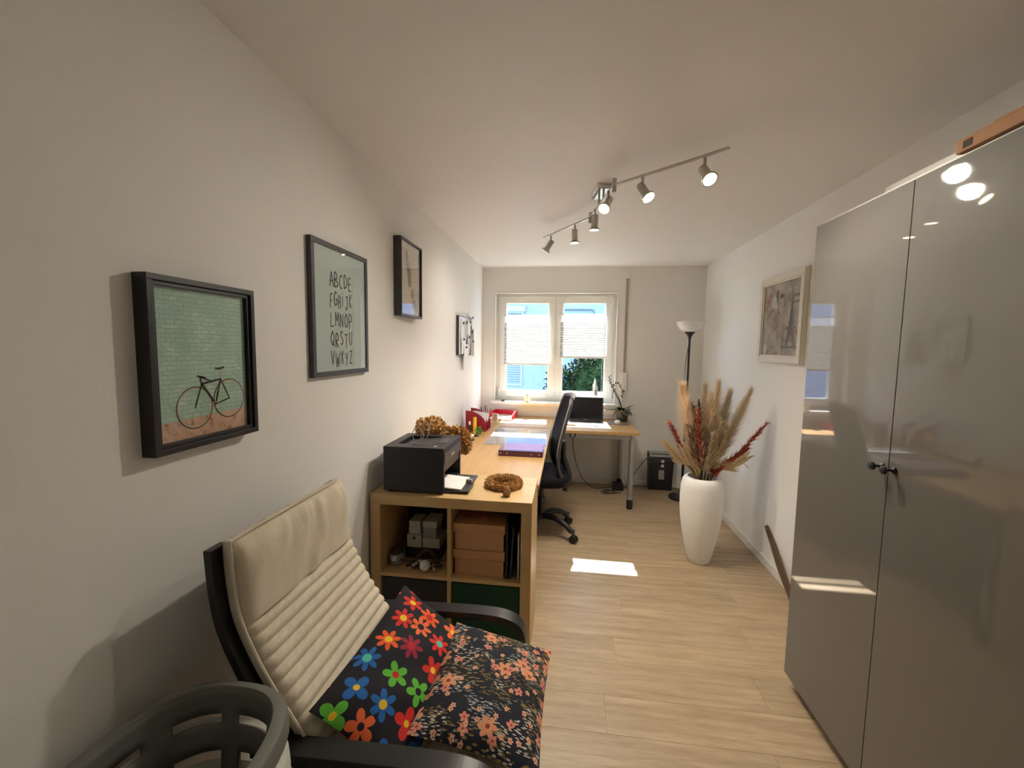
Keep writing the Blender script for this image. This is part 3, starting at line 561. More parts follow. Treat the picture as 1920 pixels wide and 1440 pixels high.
# ---- magnetic board with cards
bd = thing('magnetic_board', 'white magnetic board on the wall near the window', 'board', (XL, 3.86, 1.412), PI/2)
B().box((-.28, -.022, 0), (.28, 0, .33)).build('panel', 'white_plastic', bd, bevel=.002)
frame_rect(-.284, .284, -.004, .334, .006, -.025, -.001).build('rim', 'dark_grey', bd)
CARDS = [(-.15, .20, .15, .20, 'paper', .1), (-.02, .22, .13, .17, 'gift_light', -.15), (.10, .24, .14, .16, 'paper', .12), (.18, .19, .12, .15, 'pad_grey', -.06), (-.14, .08, .16, .14, 'paper', -.05), (.05, .10, .12, .15, 'gift_light', .2), (.20, .06, .14, .16, 'collage', .08), (-.06, -.02, .17, .22, 'paper', .02), (.20, .30, .10, .12, 'paper', -.3)]
for k, (cx_, cz, w_, h_, m_, a) in enumerate(CARDS):
    lab = ('white note on the magnetic board at its upper edge away from the window', 'cream card tilted back between two white notes on the magnetic board', 'white note in the upper middle of the magnetic board', 'grey card on the magnetic board next to the window end', 'wide white note on the magnetic board below the upper one', 'strongly tilted cream card in the lower middle of the magnetic board', 'mottled printed card at the lower window end of the magnetic board', 'large white sheet hanging below the edge of the magnetic board', 'small white note sticking out above the magnetic board')[k]
    M = Matrix.Rotation(a, 4, 'Y'); off = -.0262-.0013*k
    n_ = thing('note_card', lab, 'card', (XL-off, 3.86+cx_, 1.412+cz), PI/2, 'cards on the magnetic board')
    b = B(); bow = .0004; seg = 5; vs = []
    for i in range(seg+1):
        t_ = i/seg; vs += [M @ Vector((-w_/2, -bow*math.sin(PI*.5*t_)*(1-t_)*2, h_/2-h_*t_)), M @ Vector((w_/2, -bow*t_*t_, h_/2-h_*t_))]
    b.add(vs, [(2*i, 2*i+1, 2*i+3, 2*i+2) for i in range(seg)]); o = b.build('sheet', m_, n_); md = o.modifiers.new('th', 'SOLIDIFY'); md.thickness = .0006
    mz = h_*(.13 if k == 3 else .38); B().cyl(M @ Vector((0, .0006, mz)), M @ Vector((0, -.010, mz)), .011, n=12).build('magnet', 'dark_grey', n_, smooth=True)
# ================================================================== SHELF UNIT  (against the left wall, in front of the desk)
SX, SY, SWD, SDP, SH = -.937, 1.92, .79, .39, .765
sh_ = thing('shelf_unit', 'birch two by two cube shelf carrying the printer', 'shelf', (SX, SY, 0))
B().box((0, 0, SH-.05), (SWD, SDP, SH)).build('top_board', 'birch', sh_, bevel=.001); B().box((.05, 0, 0), (SWD-.05, SDP, .028)).build('bottom_board', 'birch', sh_)
for x in (0, SWD-.05): B().box((x, 0, 0), (x+.05, SDP, SH-.05)).build('side_board', 'birch_v', sh_, bevel=.001)
B().box((SWD/2-.009, .002, .028), (SWD/2+.009, SDP, SH-.05)).build('divider', 'birch_v', sh_)
for x0, x1 in ((.05, SWD/2-.009), (SWD/2+.009, SWD-.05)): B().box((x0, .002, .354), (x1, SDP, .372)).build('shelf_board', 'birch', sh_)
B().box((.05, SDP-.005, .028), (SWD-.05, SDP-.001, SH-.05)).build('back_panel', 'black_lacquer', sh_)
U, LZ = .372, .028
# kraft boxes
for k, (lab, zz) in enumerate((('lower kraft cardboard box with lid in the cube shelf', U), ('upper kraft cardboard box with lid in the cube shelf', U+.131))):
    kb = thing('storage_box', lab, 'box', (-.402, 1.955, zz), 0, 'kraft boxes in the cube shelf')
    B().box((-.120, 0, 0), (.120, .33, .128)).build('body', 'kraft', kb, bevel=.002); B().box((-.127, -.007, .088), (.127, .337, .1305)).build('lid', 'kraft', kb, bevel=.002)
rh = tag(B().tube(catmull([(-.06, 0, 0), (-.03, .01, .012), (.0, .0, .016), (.03, -.01, .012), (.06, .0, 0)], 5), .004, 6).build('ribbon_bow', 'red_plastic', loc=(-.43, 2.03, U+.266), smooth=True), 'dark red ribbon lying on the upper kraft box', 'ribbon')
# folders beside them
for k, (x, a, m_, lab) in enumerate(((-.270, .02, 'black_plastic', 'black folder standing beside the kraft boxes'), (-.252, .05, 'dark_grey', 'dark grey folder leaning beside the kraft boxes'), (-.226, .09, 'gift_grey', 'pale sleeve leaning at the end of the cube shelf'))):
    fo = thing('folder', lab, 'folder', (x, 1.95, U), 0, rot=(0, a if k else .0, 0)); B().box((0, 0, 0), (.009, .30, .29-.03*k)).build('cover', m_, fo, bevel=.001); B().box((.002, -.003, .006), (.007, .29, .28-.03*k)).build('pages', 'dark_grey' if k < 2 else 'paper', fo)
    if k == 2: fo.rotation_euler = (0, -.0, 0); fo.location.x = -.214
# storage insert fronts
def insert(x0, x1, m_, lab):
    t_ = thing('storage_insert', lab, 'storage box', ((x0+x1)/2, SY+.012, LZ)); hw_ = (x1-x0)/2
    b = B(); b.box((-hw_, 0, 0), (hw_, .012, .315)).box((-hw_, .012, 0), (-hw_+.01, .35, .315)).box((hw_-.01, .012, 0), (hw_, .35, .315)).box((-hw_, .34, 0), (hw_, .352, .315)).box((-hw_, .012, 0), (hw_, .35, .008)); b.build('box', m_, t_, bevel=.002)
    B().box((-.03, -.0015, .235), (.03, .0, .252)).build('grip', 'dark_grey' if m_ != 'green_box' else 'green_box', t_)
insert(SX+.055, SX+SWD/2-.014, 'black_plastic', 'black storage box in the lower cube behind the armchair'); insert(SX+SWD/2+.014, SX+SWD-.055, 'green_box', 'dark green fabric storage box in the lower cube')
# small gift boxes (left upper cube)
o = B().box((-.095, 0, 0), (.095, .16, .062)).build('tray_box', 'black_plastic', bevel=.002, loc=(-.725, 2.08, U)); tag(o, 'black box under the pile of small white boxes', 'box')
for (x, y_, z, w_, d_, h_, m_, lab) in ((-.772, 2.075, .062, .078, .12, .066, 'gift_light', 'white small box at the bottom left of the pile in the shelf'), (-.682, 2.078, .062, .092, .13, .050, 'gift_light', 'flat cream small box with grey lid in the shelf pile'), (-.772, 2.085, .128, .064, .10, .036, 'gift_light', 'low white small box below the topmost left one in the shelf'), (-.772, 2.085, .164, .060, .10, .034, 'gift_light', 'topmost small white box on the left of the shelf pile'), (-.692, 2.085, .112, .070, .10, .060, 'gift_grey', 'grey small box in the middle of the shelf pile'), (-.690, 2.08, .172, .076, .12, .030, 'gift_light', 'wide white small box on top of the grey one')):
    g_ = thing('gift_box', lab, 'box', (x, y_, U+z), 0, 'small boxes in the cube shelf'); B().box((-w_/2+.001, .001, 0), (w_/2-.001, d_-.001, h_*.6)).build('base', m_, g_); B().box((-w_/2, 0, h_*.55), (w_/2, d_, h_)).build('lid', m_, g_, bevel=.001)
    if z == .062 and x < -.75: B().cyl((0, 0, .05), (0, -.004, .05), .008, n=10).build('grip', 'dark_grey', g_)
# glass house ornament
gh = thing('ornament_jar', 'small round glass ornament with a roof in the shelf', 'ornament', (-.842, 2.02, U))
B().lathe([(.02, 0), (.034, .008), (.040, .03), (.036, .052), (.026, .064)], 20).build('jar', 'gift_grey', gh, smooth=True); B().lathe([(.034, .058), (.018, .078), (.004, .092), (.003, .10)], 12).build('roof', 'twig', gh, smooth=True); B().lathe([(0, 0), (.014, .008), (.016, .016), (.012, .026), (0, .030)], 14, (0, -.034, .024)).build('heart', 'ball_white', gh, smooth=True)
dw = thing('driftwood_decoration', 'driftwood and shell decoration with a white ball in the shelf', 'decoration', (-.69, 1.99, U))
b = B()
for k in range(26):
    a = rng.random()*6.28; r_ = .02+.05*rng.random(); p = (r_*math.cos(a)*1.3, r_*math.sin(a)*.6, .008+.05*rng.random()); b.tube([p, (p[0]+.04*math.cos(a*3), p[1]+.02*math.sin(a*2), p[2]+.02*(rng.random()-.2))], .004, 5)
b.tube(catmull([(-.09, 0, .006), (-.05, -.01, .03), (-.02, 0, .07), (.02, .01, .09), (.06, .01, .05), (.085, 0, .01)], 4), .008, 6).build('driftwood', 'twig', dw, smooth=True)
B().lathe([(0, 0), (.015, .003), (.024, .014), (.026, .025), (.022, .038), (.012, .047), (0, .05)], 18, (.02, -.045, .014)).build('ball', 'ball_white', dw, smooth=True)
b = B()
for k in range(12): a = .6+k*.2; b.lathe([(0, -.006), (.007, -.003), (.008, 0), (.005, .006), (0, .007)], 7, (-.06+.011*k, -.03+.012*math.sin(k*2), .012+.04*math.sin(k*.28)))
b.build('shells', 'gift_light', dw, smooth=True)
# ================================================================== DESK (L shaped, beech top on grey steel legs)
DZ, DTH = .725, .027
DXI, DY0, DYF, DXR = -.140, SY+SDP+.003, 3.935, .662
dk = thing('corner_desk', 'L shaped beech desk on grey steel legs under the window', 'desk', (-.55, 3.5, 0)); D0 = (-.55, 3.5, 0)
shift(B().box((XL+.003, DY0, DZ-DTH), (DXI, YB-.016, DZ)), D0).build('long_top', 'desk_beech', dk, bevel=.002)
shift(B().box((DXI+.001, DYF, DZ-DTH), (DXR, YB-.016, DZ)), D0).build('return_top', 'desk_beech', dk, bevel=.002)
LEGS = [(.602, 3.985), (.585, 4.62), (-.19, 2.40), (-.88, 2.40), (-.88, 4.60)]
for x, y_ in LEGS:
    lg = shift(B().cyl((x, y_, .09), (x, y_, DZ-DTH), .026, n=24), D0).build('leg', 'grey_metal', dk, smooth=True)
    shift(B().lathe([(.024, 0), (.028, .006), (.028, .075), (.024, .092)], 20, (x, y_, 0)), D0).build('foot', 'rubber', lg, smooth=True)
for lo, hi in (((-.12, DYF+.035, DZ-DTH-.045), (.60, DYF+.06, DZ-DTH)), ((.59, 4.02, DZ-DTH-.045), (.612, 4.60, DZ-DTH)), ((-.19, 2.42, DZ-DTH-.045), (-.165, DYF+.06, DZ-DTH)), ((-.12, 4.60, DZ-DTH-.045), (.585, 4.625, DZ-DTH))): shift(B().box(lo, hi), D0).build('beam', 'grey_metal', dk)
shift(B().box((.60, 4.60, .02), (.645, 4.66, DZ-DTH)), D0).build('cable_duct', 'white_trim', dk, bevel=.003)
sw = shift(B().box((.035, DYF+.012, DZ-DTH-.035), (.09, DYF+.06, DZ-DTH)), D0).build('cable_outlet', 'black_plastic', dk, bevel=.003)
shift(B().cyl((.0625, DYF+.013, DZ-DTH-.017), (.0625, DYF+.008, DZ-DTH-.017), .014, n=16), D0).build('outlet_ring', 'gift_grey', sw, smooth=True)
# ---- things on the long desk
TOPZ = DZ+.0002
mt = thing('desk_mat', 'grey translucent desk mat on the long desk', 'desk mat', (-.375, 3.62, TOPZ)); B().box((-.265, -.385, 0), (.225, .40, .003)).build('mat_sheet', 'mat_light', mt, bevel=.001); B().box((-.262, -.382, .0034), (.222, .397, .0042)).build('clear_cover', 'clear_mat', mt)
bn = thing('ring_binder', 'purple glossy ring binder lying at the desk edge', 'binder', (-.31, 3.02, TOPZ+.0006), .0)
B().box((-.155, -.115, 0), (.155, .125, .003)).box((-.155, -.115, .037), (.155, .125, .040)).box((-.155, -.118, 0), (.155, -.112, .040)).build('cover', 'binder_purple', bn, bevel=.0015)
B().box((-.15, -.11, .004), (.148, .12, .030)).build('pages', 'paper', bn); B().box((-.13, -.09, .0401), (.15, .118, .0408)).build('front_sleeve', 'mauve', bn)
for x in (-.14, -.095, .075, .13): B().cyl((x, -.1175, .02), (x, -.121, .02), .004, n=10).build('rivet', 'chrome', bn, smooth=True)
# letter organiser: quarter round sides
lo_ = thing('letter_organizer', 'dark red letter organizer with quarter round sides', 'organizer', (-.80, 3.83, TOPZ), -.05)
def quarter(w_, h_, n=10): return [(-w_/2, 0), (w_/2, 0)]+[(-w_/2+w_*math.cos(PI/2*k/n), .05+(h_-.05)*math.sin(PI/2*k/n)) for k in range(n+1)]
for k, yy in enumerate((-.10, -.02, .075)):
    M = Matrix.Translation((0, yy, 0)) @ Matrix.Rotation(PI/2, 4, 'X'); B().prism(quarter(.19, .185 if k != 1 else .16), .005, M).build('side_panel', 'red_plastic', lo_, bevel=.001)
B().box((-.095, -.105, 0), (.095, .075, .006)).build('base', 'red_plastic', lo_)
B().box((-.095, -.10, .006), (-.09, .07, .10)).build('back', 'red_plastic', lo_)
for k, (y_, h_, a) in enumerate(((-.062, .16, .12), (-.046, .12, -.1), (.03, .14, .18))):
    o = B().box((-.06, -.001, 0), (.07, .001, h_)).build('letter', ('paper', 'gift_grey', 'paper')[k], rotation) if 0 else B().box((-.06, -.001, 0), (.07, .001, h_), Matrix.Rotation(a, 4, 'Y')).build('letter', ('paper', 'gift_grey', 'paper')[k], loc=(-.80, 3.83+y_, TOPZ+.0057+max(.07*math.sin(a), .06*math.sin(-a))))
    tag(o, ('tall white letter in the red organizer', 'grey envelope in the red organizer', 'white letter leaning in the far slot of the red organizer')[k], 'letter', 'letters in the organizer')
hl = thing('highlighter', 'yellow glue stick standing before the red organizer', 'glue stick', (-.800, 3.66, TOPZ)); B().lathe([(.016, 0), (.016, .105), (.0155, .106)], 16).build('body', 'yellow', hl, smooth=True); B().lathe([(.0165, .106), (.0165, .135), (.013, .138)], 16).build('cap', 'yellow', hl, smooth=True)
hl.name = 'glue_stick'
wt = thing('paint_tube', 'slim white and brown bottle beside the glue stick', 'bottle', (-.845, 3.66, TOPZ)); B().lathe([(.012, 0), (.013, .004), (.013, .065), (.011, .07)], 14).build('body', 'twig', wt, smooth=True); B().lathe([(.010, .07), (.010, .095), (.006, .1)], 14).build('cap', 'paper', wt, smooth=True)
gp = thing('cookie_cutter', 'small bright green star shaped plastic cutter on the desk', 'cutter', (-.757, 3.60, TOPZ), .5)
star = [((.022 if k % 2 else .040)*math.cos(2*PI*k/12), (.022 if k % 2 else .040)*math.sin(2*PI*k/12)) for k in range(12)]; star2 = [(x*.82, y_*.82) for x, y_ in star]
b = B(); Ms = Matrix.Translation((0, 0, .036)) @ Matrix.Rotation(PI/2, 4, 'X')
n = 12; vs = [Ms @ Vector((x, y_, zz)) for (pl, zz) in ((star, 0), (star, .022), (star2, .022), (star2, 0)) for x, y_ in pl]
b.add(vs, [(r*n+k, r*n+(k+1) % n, ((r+1) % 4)*n+(k+1) % n, ((r+1) % 4)*n+k) for r in range(4) for k in range(n)]); b.build('outer_wall', 'green_plastic', gp); B().box((-.03, -.02, .033), (.03, -.002, .039)).box((-.003, -.02, .006), (.003, -.002, .066)).build('inner_ribs', 'green_plastic', gp)
hp_ = thing('stapler', 'black and white stapler lying behind the printer', 'stapler', (-.775, 3.30, TOPZ), 1.25)
B().box((-.07, -.019, 0), (.07, .019, .010)).build('base', 'black_plastic', hp_, bevel=.003); B().box((-.065, -.014, .012), (.062, .014, .022)).build('magazine', 'chrome', hp_, bevel=.002); B().box((-.065, -.017, .024), (.07, .017, .042), Matrix.Rotation(-.12, 4, 'Y')).build('arm', 'paper', hp_, bevel=.005); B().box((-.075, -.019, .008), (-.05, .019, .05)).build('hinge', 'black_plastic', hp_, bevel=.004)
bt = thing('marker', 'red marker pen lying by the stapler', 'pen', (-.795, 3.48, TOPZ+.008), .4); B().cyl((-.06, 0, 0), (.03, 0, 0), .0078, n=12).build('barrel', 'red_plastic', bt, smooth=True); B().cyl((.03, 0, 0), (.065, 0, 0), .0075, .006, n=12).build('cap', 'bark', bt, smooth=True)
# pen cup
pc = thing('pen_cup', 'red cup holding pens behind the organizer', 'cup', (-.80, 4.16, TOPZ)); B().lathe([(.036, 0), (.040, .003), (.042, .085), (.039, .085), (.037, .006), (0, .006)], 20).build('cup', 'red_plastic', pc, smooth=True)
for k in range(7):
    a = 2*PI*k/7; mcol = ('black_plastic', 'paper', 'red_plastic', 'chrome', 'black_plastic', 'gift_light', 'binder_purple')[k]; d = Vector((.225*math.cos(a), .225*math.sin(a), 1)).normalized()
    p0 = Vector((-.80+.016*math.cos(a), 4.16+.016*math.sin(a), TOPZ+.007)); o = thing('pen', ('black pen with a white band in the red cup', 'white pen in the red cup', 'red pen in the red cup', 'silver pen in the red cup', 'thick black marker in the red cup', 'cream pencil in the red cup', 'purple pen in the red cup')[k], 'pen', p0, 0, 'pens in the red cup')
    B().cyl((0, 0, 0), d*.11, .0045, n=8).build('barrel', mcol, o, smooth=True); B().cyl(d*.11, d*(.145+.01*(k % 3)), .005, .004, n=8).build('cap', mcol, o, smooth=True)
fs = thing('photo_stand', 'small white standing frame beside the red tray', 'frame', (-.715, 4.22, TOPZ), -.2); frame_rect(-.03, .03, 0, .09, .006, -.004, .004).build('frame', 'paper', fs); B().box((-.024, -.001, .006), (.024, .001, .084)).build('photo', 'clay', fs); B().box((-.03, -.02, 0), (.03, .03, .004)).build('foot', 'paper', fs)
# red letter tray
tr_y = thing('letter_tray', 'bright red open letter tray in the desk corner', 'tray', (-.68, 4.50, TOPZ), -.12)
b = B(); b.box((-.13, -.17, 0), (.13, .17, .004)); b.build('base', 'red_clear', tr_y)
for sx in (-1, 1):
    M = Matrix.Translation((sx*.128, 0, 0)) @ Matrix.Rotation(PI/2, 4, 'Z') @ Matrix.Rotation(PI/2, 4, 'X'); B().prism([(-.17, 0), (.17, 0), (.17, .065), (.03, .07), (-.09, .045), (-.17, .018)], .003, M).build('side', 'red_clear', tr_y)
B().box((-.128, .167, 0), (.128, .17, .065)).build('back', 'red_clear', tr_y)
o = B().box((-.105, -.165, 0), (.115, .14, .012)).build('paper_stack', 'paper', loc=(-.68, 4.50, TOPZ+.0045)); o.rotation_euler.z = -.12; tag(o, 'white paper stack lying in the red tray', 'paper')
# laptop
lp = thing('laptop', 'open dark laptop on the desk before the window', 'laptop', (.19, 4.30, TOPZ), -.02)
B().box((-.18, -.125, 0), (.18, .125, .020)).build('base', 'laptop_grey', lp, bevel=.004)
kb_ = B().box((-.155, -.02, .020), (.155, .105, .0206)).build('keyboard_deck', 'dark_grey', lp)
k0 = None
for r_ in range(5):
    for c_ in range(14):
        if k0 is None: k0 = B().box((-.0095, -.0095, 0), (.0095, .0095, .0018)).build('key', 'keys', kb_, loc=(-.143, -.009, .0206))
        else: inst(k0, kb_, (-.143+.022*c_, -.009+.0235*r_, .0206))
B().box((-.05, -.10, .0200), (.05, -.035, .0204)).build('touchpad', 'dark_grey', lp)
Ml = Matrix.Translation((0, .122, .016)) @ Matrix.Rotation(-.22, 4, 'X')
sc_ = B().box((-.18, -.004, 0), (.18, .004, .242), Ml).build('lid', 'black_plastic', lp, bevel=.003); B().box((-.168, -.0047, .022), (.168, -.004, .232), Ml).build('display', 'screen', sc_); B().box((-.016, -.0048, .009), (.016, -.004, .013), Ml).build('badge', 'gift_grey', sc_)
o = B().box((0, 0, 0), (.30, .21, .0015)).build('paper_sheet', 'paper', loc=(.09, 4.115, TOPZ)); tag(o, 'white paper sheet lying under the laptop', 'paper'); lp.location.z = TOPZ+.0017
o.scale = (1, .9, 1)
mp_ = tag(B().prism([(-.10, -.09), (.10, -.09), (.10, .09), (-.10, .09)], .003).build('mouse_pad', 'pad_grey', loc=(.520, 4.40, TOPZ), bevel=.001), 'grey mouse pad beside the laptop', 'mouse pad')
ms = thing('computer_mouse', 'pale pink computer mouse on the grey pad', 'mouse', (.515, 4.385, TOPZ+.0032), .1)
b = B(); n = 20
for i in range(7):
    a = PI/2*i/6; r_ = math.cos(a)**.6; b.v += [(.031*r_*math.cos(2*PI*k/n), .054*r_*math.sin(2*PI*k/n), .006+.03*math.sin(a)) for k in range(n)]
b.f = [(i*n+k, i*n+(k+1) % n, (i+1)*n+(k+1) % n, (i+1)*n+k) for i in range(6) for k in range(n)]+[tuple(range(n-1, -1, -1))]
b.build('shell', 'mouse_white', ms, smooth=True); B().lathe([(.95, 0), (1, .003), (.98, .006)], 20, sx=.031, sy=.053).build('sole', 'gift_grey', ms); B().cyl((-.003, .03, .030), (.003, .03, .030), .008, n=12).build('wheel', 'dark_grey', ms)
# orchid
oc = thing('potted_orchid', 'orchid with arching bare flower stems and grey air roots', 'plant', (.580, 4.545, TOPZ))
oc.scale = (1.2, 1.1, 1.05)
B().lathe([(.043, 0), (.046, .004), (.055, .105), (.057, .115), (.052, .115), (.050, .10), (0, .098)], 24).build('pot', 'pot_clear', oc, smooth=True)
for k, (a, L_, up_) in enumerate(((2.9, .17, .25), (.5, .13, .3), (-2.0, .11, .9), (-1.2, .13, .25), (3.9, .12, .5), (.0, .10, 1.2))):
    B().blade((0, 0, .105), (math.cos(a), math.sin(a), up_), (0, 0, 1), L_*1.15, .068, -.35, 6).build('leaf', 'leaf_dark', oc, smooth=True)
for k in range(13):
    a = k*2.4; r0 = .03; p = [(r0*math.cos(a), r0*math.sin(a), .11), (.06*math.cos(a+.2), .06*math.sin(a+.2), .135-.01*(k % 3)), (.066*math.cos(a+.6), .066*math.sin(a+.6), .09), ((.06+.03*(k % 2))*math.cos(a+.9), (.06+.03*(k % 2))*math.sin(a+.9), .045+.01*(k % 4))]
    B().tube(catmull(p, 5), .0036, 6).build('air_root', 'root', oc, smooth=True)
for k, pts in enumerate(([(0, 0, .11), (-.03, .0, .2), (-.075, 0, .29), (-.085, 0, .35), (-.06, 0, .385), (-.03, 0, .36), (-.005, 0, .29), (-.01, 0, .24)], [(0, .005, .11), (-.03, .01, .22), (-.07, .01, .30), (-.10, .01, .36), (-.115, .01, .40), (-.12, .01, .45)])):
    st_ = B().tube(catmull(pts, 6), .0030, 6).build('flower_stem', 'twig', oc, smooth=True)
    b = B(); cpt = catmull(pts, 6)
    for i in range(12, len(cpt), 2): b.tube([cpt[i], cpt[i]+Vector((.014*(1 if i % 4 else -1), .004, .006))], [.002, .0045], 5)
    b.build('bud_stubs', 'twig', st_)
# window sill things
cp = thing('sill_pot', 'small beige pot with a dry cactus on the window sill', 'plant pot', (-.435, 4.685, WZ0+.0002)); B().lathe([(.022, 0), (.024, .002), (.031, .052), (.034, .052), (.034, .066), (.030, .066), (.028, .055), (0, .054)], 20).build('pot', 'clay', cp, smooth=True)
b = B()
for k in range(7): a = k*2.4; r_ = .004*k*.7; b.lathe([(.003, 0), (.008, .006), (.006, .02), (0, .026)], 8, (r_*math.cos(a), r_*math.sin(a), .052))
b.build('cactus', 'cactus', cp, smooth=True)
bo = thing('glue_bottle', 'white squeeze bottle standing on the window sill', 'bottle', (.305, 4.70, WZ0+.0002))
B().lathe([(.020, 0), (.023, .004), (.023, .165), (.020, .185), (.010, .205)], 20).build('body', 'white_plastic', bo, smooth=True); B().lathe([(.0105, .205), (.010, .22), (.004, .25), (.003, .265)], 14).build('nozzle', 'white_plastic', bo, smooth=True); B().lathe([(.0232, .09), (.0232, .16)], 20).build('label', 'gift_light', bo, smooth=True)
B().box((-.004, -.0245, .10), (.004, -.0232, .15)).build('label_mark', 'ink', bo)
sn = thing('stone', 'dark little stone on the end of the window sill', 'stone', (-.70, 4.665, WZ0)); B().lathe([(.010, 0), (.02, .004), (.018, .012), (.008, .018), (0, .019)], 12, sx=1.2).build('stone_body', 'dark_grey', sn, smooth=True)
# ================================================================== PRINTER
PX0, PX1, PY0, PY1, PZ, PH = -.882, -.578, 1.955, 2.285, SH+.0002, .228
pr = thing('laser_printer', 'black laser printer on the birch shelf with its tray open', 'printer', ((PX0+PX1)/2, PY0, PZ)); hw = (PX1-PX0)/2; dp = PY1-PY0
b = B(); b.box((-hw, 0, .012), (-hw+.10, dp, PH)); b.build
# front faces +x: body is a shell with an opening on the +x side
b = B(); b.box((-hw, 0, .01), (hw, .02, PH-.022)); b.box((-hw, dp-.02, .01), (hw, dp, PH-.022)); b.box((-hw, .02, .01), (hw-.11, dp-.02, PH-.022)); b.box((hw-.11, .02, .105), (hw-.004, dp-.02, PH-.022)); b.box((hw-.11, .02, .01), (hw-.004, dp-.02, .022)); b.build('body', 'black_plastic', pr, bevel=.002)
b = B(); zt = PH
b.box((-hw, 0, PH-.022), (hw, .075, PH)); b.box((-hw, .27, PH-.022), (hw, dp, PH)); b.box((-hw, .075, PH-.022), (-hw+.045, .27, PH)); b.box((hw-.085, .075, PH-.022), (hw, .27, PH)); b.box((-hw+.045, .075, PH-.034), (hw-.085, .27, PH-.020)); b.build('top_cover', 'black_plastic', pr, bevel=.0015)
b = B(); b.add([(-hw+.05, .08, PH-.019), (-hw+.05, .265, PH-.019), (hw-.09, .265, PH-.004), (hw-.09, .08, PH-.004)], [(0, 1, 2, 3)]); b.build('output_slope', 'dark_grey', pr)
B().box((hw-.07, .12, PH), (hw-.02, .22, PH+.0015)).build('button_panel', 'dark_grey', pr)
B().box((hw-.06, .02, PH), (hw-.045, .05, PH+.002)).build('key_button', 'gift_grey', pr)
B().box((hw-.003, .01, .150), (hw+.003, dp-.01, PH-.026)).build('front_panel', 'dark_grey', pr, bevel=.002); B().box((hw+.003, .13, .165), (hw+.0038, .18, .175)).build('badge', 'gift_light', pr)
B().box((hw-.006, .03, .008), (hw+.115, .15, .016)).box((hw-.006, .19, .008), (hw+.105, .30, .016)).box((hw-.006, .03, .002), (hw+.03, .30, .009)).build('front_tray', 'dark_grey', pr, bevel=.002)
B().box((hw+.0745, .15, .0155), (hw+.105, .172, .036)).build('paper_guide', 'gift_grey', pr, bevel=.002)
for x in (-hw+.02, hw-.04):
    for y_ in (.02, dp-.04): B().box((x, y_, 0), (x+.02, y_+.02, .0105)).build('foot', 'rubber', pr)
o = B().box((-.09, -.10, 0), (.075, .10, .006)).build('printer_paper', 'paper', loc=(PX1+.0, PY0+.135, PZ+.0222)); o.rotation_euler = (0, .075, 0); tag(o, 'white paper stack feeding into the printer tray', 'paper')
o = tag(B().tube(catmull([(-.05, .02, -.01), (-.055, .01, .05), (-.02, .0, .075), (.01, -.01, .03), (-.045, -.02, .002), (-.02, -.03, .004), (.03, -.02, .03), (.035, 0, .09), (.01, .01, .095), (-.02, .03, .012)], 7), .0022, 6).build('cord_loop', 'cable_grey', loc=(-.72, 2.06, PZ+PH-.002), smooth=True), 'pale string looped on top of the printer', 'string')
o.location.z = PZ+PH+.002
o = tag(B().tube(catmull([(0, 0, 0), (-.02, -.01, .02), (-.035, -.02, .0), (-.02, -.03, -.02), (.0, -.02, -.01), (.004, 0, -.04)], 6), .002, 6).build('cable_tie', 'cable_grey', loc=(PX0-.003, 2.02, PZ+.16), smooth=True), 'pale cable loop at the side of the printer', 'cable')
# dried hydrangeas (lie behind and on the printer)
def petal_cloud(n, fn, sz, seed):
    g = np.random.default_rng(seed); b = B()
    for k in range(n):
        p, d = fn(g); d = Vector(d); a = Vector(g.normal(size=3)); a = (a-d*a.dot(d)*.5).normalized(); b.blade(p, (d*.8+a).normalized(), d, sz*(.7+.7*g.random()), sz*.8, .3, 2)
    return b
def ballfn(r, c=(0, 0, 0)):
    def f(g):
        d = g.normal(size=3); d /= np.linalg.norm(d); q = np.array(r)*(.85+.2*g.random())*(1+.1*math.sin(6*d[0]+4*d[1])); return Vector(c)+Vector(d*q), d
    return f
for k, (x, y_, z, r, m_, lab) in enumerate(((-.772, 2.37, 1.005, (.085, .06, .062), 'petal_tan', 'large tan dried hydrangea head behind the printer'), (-.635, 2.42, .955, (.068, .05, .05), 'petal_brown', 'darker brown dried hydrangea head at the printer corner'), (-.618, 2.52, .875, (.036, .035, .035), 'petal_brown', 'small drooping dried hydrangea head beside the printer'))):
    hy = thing('dried_hydrangea', lab, 'dried flower', (x, y_, TOPZ), 0, 'dried hydrangeas by the printer'); zc = z-TOPZ
    o = petal_cloud(900, ballfn(r, (0, 0, zc)), .018, 20+k).build('flower_head', m_, hy); 
    B().lathe([(0, -r[2]*.8), (r[0]*.55, -r[2]*.5), (r[0]*.8, 0), (r[0]*.55, r[2]*.5), (0, r[2]*.8)], 12, (0, 0, zc), 1, r[1]/r[0]).build('core', m_, hy, smooth=True)
    B().tube(catmull([(0, .0, zc), (-.05 if k else .0, .03, zc*.5), ((0, -.10, -.13)[k], .04, .003)], 5), .004, 6).build('stem', 'twig', hy, smooth=True)
